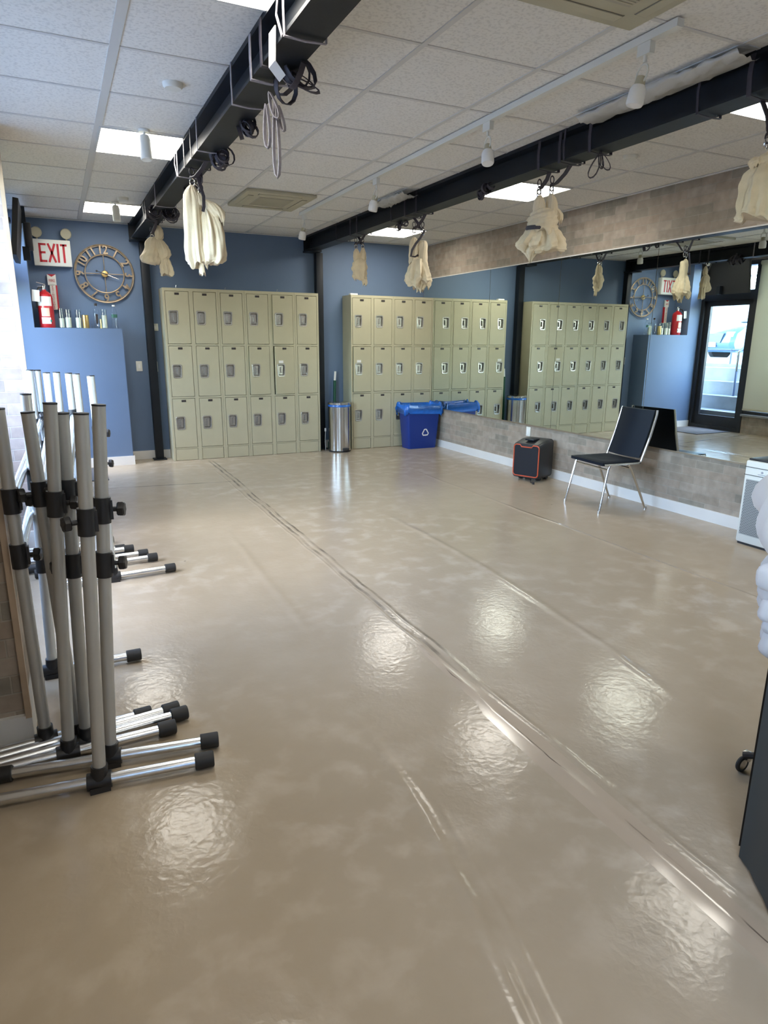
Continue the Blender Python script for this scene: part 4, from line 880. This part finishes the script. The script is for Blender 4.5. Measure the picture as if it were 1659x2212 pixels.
# ================================================================ RECYCLING BIN
t = thing('recycling_bin', 'blue recycling bin with white recycling symbol by the mirror', 'recycling bin', (4.285, 7.84, 0))
rr = []
def rrect(w, d, z, r=.03, n=5, cx=0, cy=0): return [(cx+sx*(w-r)+r*cos(radians(a0+90*k/(n-1))), cy+sy*(d-r)+r*sin(radians(a0+90*k/(n-1))), z) for sx, sy, a0 in ((1, 1, 0), (-1, 1, 90), (-1, -1, 180), (1, -1, 270)) for k in range(n)]
mb = MB().rings([rrect(.205, .105, 0), rrect(.208, .108, .01), rrect(.245, .135, .50), rrect(.255, .14, .505), rrect(.255, .14, .53), rrect(.24, .13, .53), rrect(.20, .1, .02)], True, True)
mb.build('bin_body', BINB, t, 40)
bag = MB(); rnd = random.Random(3); rings_ = []
for i, (w, d, z) in enumerate(((.225, .118, .50), (.235, .128, .56), (.250, .140, .592), (.268, .150, .585), (.280, .158, .555), (.288, .162, .52), (.284, .160, .485), (.276, .155, .462))):
    base = rrect(w, d, z, .05, 16); n = len(base); ring = []
    for k, p in enumerate(base):
        q = 1+.035*sin(k*1.1+i*.5)*(i/7)+.02*sin(k*2.3+i); ring.append((p[0]*q, p[1]*q, p[2]+.012*sin(k*.7+i)+(.022*sin(k*.45+1) if i > 4 else .01*sin(k*.33))))
    rings_.append(ring)
bag.rings(rings_, False, False); bag.build('bin_liner', BAGB, t, 180)
# recycling symbol: three bent arrows
sym = MB(); cz_ = .22; yfront = lambda z: -.107-(z/.5)*.028-.002
def quad(pts):
    f = [Vector((x, yfront(z)-.0005, z)) for x, z in pts]; b = [p+Vector((0, .002, 0)) for p in f]; sym.rings([f, b])
sym_c = (.03, .21)
for k in range(3):
    a = radians(120*k); rot = lambda x, z: (sym_c[0]+x*cos(a)-z*sin(a), sym_c[1]+x*sin(a)+z*cos(a))
    s = .052
    def ln(p, q, w=.013):
        p, q = Vector((*p, 0)), Vector((*q, 0)); d = (q-p).normalized(); n = Vector((-d.y, d.x, 0))*w/2
        quad([rot(*(p+n).xy), rot(*(p-n).xy), rot(*(q-n).xy), rot(*(q+n).xy)])
    ln((-.030, .012), (-.016, .044)); ln((-.016, .044), (.014, .044)); ln((.014, .044), (.022, .028))
    quad([rot(.008, .032), rot(.038, .026), rot(.028, .010)])
sym.build('recycling_symbol', PAPER, t)
# steel bin
t = thing('steel_trash_can', 'brushed steel round pedal bin between the locker rows', 'trash can', (3.19, 7.97, 0))
MB().lathe([(0, 0), (.142, 0), (.144, .012), (.140, .016), (.140, .018), (0, .018)], seg=48).build('base_ring', RUBBER, t)
MB().lathe([(.140, .018), (.140, .575), (.136, .575), (.136, .02)], seg=64, cap0=False, cap1=False).build('can_body', STEEL, t)
MB().lathe([(.141, .572), (.146, .578), (.143, .600), (.137, .60)], seg=48, cap0=False, cap1=False).build('bag_edge', BAGB, t)
MB().lathe([(.138, .600), (.144, .602), (.144, .625), (.132, .632), (.120, .634), (0, .638)], seg=48, cap0=False).build('lid', STEEL, t)
MB().bbox((-.015, -.165, .018), (.065, -.135, .055), .004).build('pedal', BLACKPL, t)
t = thing('broom', 'broom with green and white handle behind the steel bin', 'broom', (3.235, 8.235, 0), 0)
MB().tube([(-.02, 0, .08), (0, 0, .885)], .019, 12).build('green_grip', GREEN, t); MB().tube([(0, 0, .885), (.008, 0, 1.0)], .014, 12).build('white_tip', PAPER, t)
MB().bbox((-.10, -.02, 0), (.06, .02, .09), .006).build('broom_head', GREEN, t)
tag(MB().tube([(3.030, 8.06, .003), (3.027, 8.07, .12), (3.033, 8.07, .24), (3.033, 8.07, .26)], .003, 6).lathe([(0, .25), (.012, .25), (.012, .29), (0, .29)], (3.033, 8.07, 0), 10).build('extension_lead', PAPER), 'thin white cord hanging beside the steel bin', 'cable')

# ================================================================ AIR PURIFIER
t = thing('air_purifier', 'white tower air purifier with grey perforated front near the right edge', 'air purifier', (4.415, 2.90, 0))
# front faces -x ; visible left corner at (4.25,3.03)
MB().bbox((-.163, -.20, .015), (.14, .13, .60), .012).build('housing', PURW, t)
MB().box((-.150, -.19, 0), (.13, .12, .016)).build('base', BLACKPL, t)
gr = MB(); gr.box((-.1665, -.175, .075), (-.163, .108, .47)); gr.build('grille_panel', mat('grille_grey', (.36, .37, .36), .5), t)
hl = MB()
nz = 34; ny = 24
for i in range(nz):
    for j in range(ny):
        yy = -.170+.273*(j+.5*(i % 2)+.25)/ny; zz = .08+.385*(i+.5)/nz; a = .0042
        hl.add([(-.1672, yy-a, zz), (-.1672, yy, zz-a), (-.1672, yy+a, zz), (-.1672, yy, zz+a)], [(0, 1, 2, 3)])
hl.build('grille_holes', mat('grille_hole_dark', (.05, .05, .055), .7), t)
MB().box((-.1645, -.20, .498), (-.1625, .131, .502)).box((-.1645, -.20, .553), (-.1625, .131, .557)).build('panel_seam', BLACKPL, t)
MB().lathe([(0, -.002), (.008, -.002), (.008, .0)], (-.164, -.0, .53), 14, 'x').box((-.1645, -.035, .511), (-.163, .03, .515)).build('logo', mat('logo_grey', (.35, .35, .4), .5), t)
MB().bbox((-.15, -.19, .6), (.13, .12, .615), .005).build('top_panel', BLACKPL, t)

# ================================================================ CHARCOAL CASE + WHITE CLOTH (right edge)
t = thing('charcoal_case', 'tall charcoal grey upright case at the bottom right edge', 'equipment case', (1.78, .86, 0))
foot = [(-.225, .102), (-.232, .085), (-.245, .055), (-.268, .025), (-.295, -.018), (-.335, -.07), (-.40, -.16), (-.40, -.42), (.45, -.42), (.45, .25), (.0, .20)]
MB().rings([[(x, y, 0.012) for x, y in foot], [(x, y, .93) for x, y in foot]]).build('case_shell', CHAR, t, 40)
edge = [(-.198, .124), (-.05, .20), (-.03, .19), (-.185, .105)]
MB().rings([[(x, y, .02) for x, y in edge], [(x, y, .935) for x, y in edge]]).build('rear_panel', BLACKPL, t)
MB().box((-.192, -.001, .02), (-.186, .012, .92), Matrix.Rotation(radians(20), 3, 'Z')).build('seam_strip', BLACKPL, t)
MB().torus((.138, .366, .028), .021, .0075, 'y', 28, 8).build('caster_tyre', RUBBER, t)
MB().lathe([(0, -.012), (.008, -.012), (.017, -.006), (.018, .006), (0, .010)], (.138, .366, .028), 24, 'y').bbox((.150, .352, .035), (.172, .380, .066), .004).build('caster_hub', CHROME, t)
MB().tube([(.138, .366, .06), (.155, .33, .075), (.15, .25, .08)], .012, 8).build('caster_arm', BLACKPL, t)
t2 = thing('white_cloth_bundle', 'bunched white cloth draped over the charcoal case at the right edge', 'cloth', (1.80, 1.00, .935))
mb = MB()
CLX, CLZ = .0, .0
def blob(c, r, sc=(1, 1, 1), seed=0, n=18):
    rnd = random.Random(seed); ph = [rnd.uniform(0, 6.28) for _ in range(5)]; rr = []
    for i in range(n+1):
        th = pi*i/n; ring = []
        for j in range(n*2):
            a = 2*pi*j/(n*2); q = 1+.07*sin(3*a+ph[0]+2*th)+.05*sin(5*th+ph[1])+.04*sin(7*a+ph[2])*sin(th)
            ring.append((c[0]+r*sc[0]*q*sin(th)*cos(a), c[1]+r*sc[1]*q*sin(th)*sin(a), c[2]+r*sc[2]*q*cos(th)))
        rr.append(ring)
    mb.rings(rr, False, False)
blob((-.150, -.02, .02), .135, (1.0, .8, .98), 1); blob((.0, -.02, .04), .22, (1, .9, .62), 2)
for i, (x, y, z, r) in enumerate(((-.283, -.02, -.112, .033), (-.262, -.02, -.205, .030), (-.250, -.02, -.245, .024), (-.236, -.02, -.302, .032), (-.225, -.01, -.15, .05), (-.215, -.01, -.20, .052), (-.20, -.01, -.27, .048), (-.215, -.01, -.10, .055))): blob((x+.026, y, z), r*(1.12 if i < 5 else 1),  (1, 1.1, 1.15), 10+i, 12)
mb.build('cloth', CLOTHW, t2, 180)

# ================================================================ BALLET BARRES
def knob(mb, c, d):
    c = Vector(c); d = Vector(d).normalized(); mb.tube([c, c+d*.02], .008, 8); u = d.orthogonal().normalized(); w = d.cross(u); o = c+d*.02
    ring = lambda h, s: [o+d*h+(u*cos(2*pi*k/18)+w*sin(2*pi*k/18))*(.021*s*(1+.14*cos(6*2*pi*k/18))) for k in range(18)]
    mb.rings([ring(0, .8), ring(.004, 1), ring(.018, 1), ring(.022, .8)])
def barre(foot_n, top_n, foot_f, top_f, bars, label, fn=(.34, .34), ff=(.34, .34), da=0, ksd=1, cent=None, mm=None):
    "near/far upright foot and top points; bars = heights as fraction along the upright"
    c = (Vector(foot_n)+Vector(foot_f))/2; c.z = 0
    t = thing('ballet_barre', label, 'ballet barre', c, 0, 'portable ballet barres stacked by the brick pier')
    L_ = lambda p: Vector(p)-c
    ax = [(L_(foot_n), L_(top_n)), (L_(foot_f), L_(top_f))]
    for i, (a, b) in enumerate(ax):
        d = (b-a).normalized(); z0 = .055
        s = a+d*(z0/d.z)
        MB().tube([s, b], .0195, 20).build('upright', (mm or POSTM) if i == 0 else POSTW, t, 40)
        MB().tube([b-d*.001, b+d*.004], .0205, 20).build('top_cap', BLACKPL, t)
        fl = (fn, ff)[i]; fd = Vector((1, math.tan(radians(da if i == 0 else 4)), 0)).normalized()
        p0, p1 = Vector((a.x, a.y, .030))-fd*fl[0], Vector((a.x, a.y, .030))+fd*fl[1]
        MB().tube([p0, p1], .0175, 16).build('foot_tube', ALU, t, 40)
        for e, sg in ((p0, -1), (p1, 1)): MB().tube([e-fd*sg*.048, e-fd*sg*.046, e+fd*sg*.010, e+fd*sg*.013], [.024, .0262, .0262, .023], 20).build('foot_cap', RUBBER, t)
        j = MB().tube([Vector((a.x, a.y, .030))-fd*.036, Vector((a.x, a.y, .030))+fd*.036], .027, 16); j.tube([Vector((a.x, a.y, .02)), s+d*.028], .0255, 16); j.box((a.x-.03, a.y-.027, .0), (a.x+.03, a.y+.027, .02))
        j.build('foot_joint', BLACKPL, t, 40)
    for h in bars:
        pn = ax[0][0].lerp(ax[0][1], h); pf = ax[1][0].lerp(ax[1][1], h); dd = (pf-pn).normalized(); sd = Vector((ksd, 0, 0)); o_ = sd*.0
        MB().tube([pn+dd*.03+o_, pf-dd*.03+o_], .0165, 16).build('barre_rail', ALU, t, 40)
        for i, (p, q) in enumerate(((pn, ax[0]), (pf, ax[1]))):
            d = (q[1]-q[0]).normalized(); cl = MB().tube([p-d*.040, p-d*.036, p+d*.036, p+d*.040], [.024, .0255, .0255, .024] if False else .0255, 16)
            g_ = 1 if i == 0 else -1; cl.tube([p, p+dd*g_*.055], .023, 14); cl.box(p+Vector((.018, -.012, -.03)), p+Vector((.030, .012, .03)))
            co = cl.build('clamp', BLACKPL, t, 40)
            kb = MB(); knob(kb, p+Vector((.024*ksd, 0, 0)), (ksd, -.3, 0)); kb.build('knob', BLACKPL, co)
    return t
barre((.024, 2.149, 0), (.096, 2.149, 1.192), (.172, 4.02, 0), (.155, 4.05, 1.186), (.735, .59), 'silver ballet barre standing rightmost of the stack with its foot reaching far right', da=-8)
barre((-.015, 2.033, 0), (.044, 2.033, 1.18), (.10, 4.28, 0), (.088, 4.3, 1.186), (.74,), 'silver ballet barre closest to the camera, its foot nearest the bottom of the photo', (.36, .34), ksd=-1, da=-6)
barre((-.045, 2.29, 0), (-.004, 2.27, 1.16), (.055, 4.39, 0), (.050, 4.40, 1.186), (.79, .58), 'silver ballet barre just left of the rightmost upright, third from the camera', da=6, ksd=-1)
barre((-.101, 2.235, 0), (-.033, 2.235, 1.194), (-.02, 4.53, 0), (-.014, 4.53, 1.186), (.745,), 'silver ballet barre with taller upright in the middle of the stack', da=2)
barre((-.068, 2.330, 0), (-.099, 2.335, 1.16), (-.072, 4.56, 0), (-.068, 4.54, 1.184), (.78,), 'silver ballet barre leaning left behind the middle upright', ksd=-1, da=7)
barre((-.150, 2.900, 0), (-.122, 2.900, 1.176), (-.17, 4.72, 0), (-.160, 4.70, 1.194), (.43, .72), 'silver ballet barre with its near foot set back in the bright floor patch', da=0, mm=POSTW)
barre((-.168, 2.350, 0), (-.180, 2.352, 1.172), (-.125, 4.80, 0), (-.12, 4.72, 1.192), (.755, .60), 'silver ballet barre leftmost against the brick pier', da=5)

# ================================================================ FLOOR TAPE
tp = MB(); rr = []
for i in range(40):
    y = -1.0+i*.09; xa = 1.318+.004*y+(.02 if y > 1.9 else 0); xb = 1.40+.030*min(y, 1.7)*.8
    w = 1 if y < 1.7 else max(.35, 1-(y-1.7)*.7); m_ = (xa+xb)/2; xa, xb = m_-(m_-xa)*w, m_+(xb-m_)*w
    rr.append([(xa, y, .0004), (m_-.006, y, .0016), (m_, y, .0024), (m_+.008, y, .0014), (xb, y, .0004)])
tp.rings(rr, closed=False); tag(tp.build('floor_tape', TAPE, None, 180), 'wide glossy beige tape strip over the floor seam', 'floor tape')

tag(MB().bbox((LEFT+.05, 7.15, .0005), (.35, 7.9, .010), .003).build('door_mat', mat('grey_mat', (.10, .10, .11), .9, bump=.5, bscale=150)), 'dark grey door mat inside the glass door', 'door mat')

# ================================================================ OUTSIDE
ex = MB().box((-.98, REAR, -.2), (-.56, BACK+1.5, .0)); struct('trim_5', ex, CONC)
def st(name, mb, m, label, cat):
    return tag(mb.build(name, m), label, cat)
s1 = MB()
for k, (xa, z) in enumerate(((-.62, .28), (-.95, .50), (-1.27, .72), (-1.59, .94))): s1.box((xa-.33, 6.61, -.1), (xa-.005, 9.4, z))
st('outdoor_steps', s1, CONC, 'concrete steps rising outside the glass door, seen in the mirror', 'steps')
struct('ground_sidewalk', MB().box((-6.4, REAR-8, -.2), (-1.92, 22, 1.0)).box((-1.92, REAR-8, -.2), (-.95, 6.6, 1.0)), CONC)
struct('ground_street', MB().box((-30, REAR-20, -.3), (-6.4, 60, .88)), ASPH)
t = thing('stair_railing', 'dark metal railing beside the outdoor steps, seen in the mirror', 'railing', (-1.3, 7.6, .28))
MB().tube([(-.65, -1.0, .97), (-.65, 2.2, .97)], .018, 8).build('upper_rail', RAILM, t)
MB().tube([(.15, .15, .0), (.15, .15, .95)], .02, 8).tube([(.15, .15, .95), (-.65, .15, 1.45)], .018, 8).build('handrail', RAILM, t)
MB().tube([(-.65, .9, .7), (-.65, .9, 1.0)], .016, 8).tube([(-.65, -1.0, .7), (-.65, -1.0, 1.0)], .016, 8).build('rail_posts', RAILM, t)
# parked car, nose towards the door
t = thing('parked_car', 'pale blue car parked in the street outside the door, seen in the mirror', 'car', (-8.6, 12.0, .88), radians(18))
# local: nose = +x
prof = [(-2.1, .35), (-2.15, .75), (-1.9, 1.0), (-1.3, 1.42), (.1, 1.45), (.85, 1.02), (1.9, .88), (2.12, .72), (2.18, .45), (2.1, .25), (-2.0, .25)]
def sect(s): return [(x, s, z) for x, z in prof]
cb = MB().rings([[(x*.96, -.86*1, z*.96+.02) for x, z in prof], [(x, -.78, z) for x, z in prof], [(x, .78, z) for x, z in prof], [(x*.96, .86, z*.96+.02) for x, z in prof]])
cb.build('car_body', CARB, t, 40)
MB().rings([[(2.02, -.42, .55), (2.19, -.42, .48), (2.16, -.5, .72), (2.0, -.5, .74)], [(2.02, .42, .55), (2.195, .42, .48), (2.16, .5, .72), (2.0, .5, .74)]]).build('grille', CARG, t)
MB().rings([[(.13, -.62, 1.42), (.86, -.72, 1.02), (.90, -.72, 1.04), (.16, -.62, 1.455)], [(.13, .62, 1.42), (.86, .72, 1.02), (.90, .72, 1.04), (.16, .62, 1.455)]]).build('windshield', CARG, t)
for s in (-1, 1):
    MB().bbox((1.95, s*.68-.13, .62), (2.14, s*.68+.13, .76), .03).build('headlight', PAPER, t)
    for x in (-1.3, 1.35): MB().lathe([(0, -.1), (.2, -.1), (.31, -.09), (.33, 0), (.31, .09), (.2, .1), (0, .1)], (x, s*.80, .33), 28, 'y').build('wheel', RUBBER, t)
MB().box((2.185, -.25, .38), (2.2, .25, .50)).build('licence_plate', mat('plate_cream', (.8, .68, .45), .5), t)
t = thing('utility_pole', 'pale utility pole across the street, seen in the mirror', 'pole', (-16, 19.5, .88)); MB().tube([(0, 0, 0), (0, 0, 9)], .14, 10, True, .10).build('pole_shaft', CONC, t); MB().box((-.08, -1.2, 3.4), (.08, 1.2, 3.5)).box((-.08, -1.0, 3.0), (.08, 1.0, 3.08)).build('crossarm', CONC, t)
t = thing('street_building', 'pale low building across the street, seen through the window glass', 'building', (-24, 16, .88)); MB().box((-3, -26, 0), (0, 24, 3.2)).build('walls', FACADE, t)
wd = MB()
for k in range(9): wd.box((-.02, -24+k*5, .9), (.04, -21.5+k*5, 2.2))
wd.build('window_band', CARG, t)
# daylight portals for the door and windows
for i, (y0, y1, z0, z1) in enumerate(((7.1, 7.94, .2, 2.55), (2.85, 4.92, .34, 2.42), (-3.05, -.94, .34, 2.46))):
    ld = D.lights.new('daylight_portal', 'AREA'); ld.shape = 'RECTANGLE'; ld.size = z1-z0; ld.size_y = y1-y0; ld.cycles.is_portal = True
    lo_ = D.objects.new('daylight_portal', ld); C.objects.link(lo_); lo_.location = (-.575, (y0+y1)/2, (z0+z1)/2); lo_.rotation_euler = (0, radians(-90), 0)
bpy.context.view_layer.update()
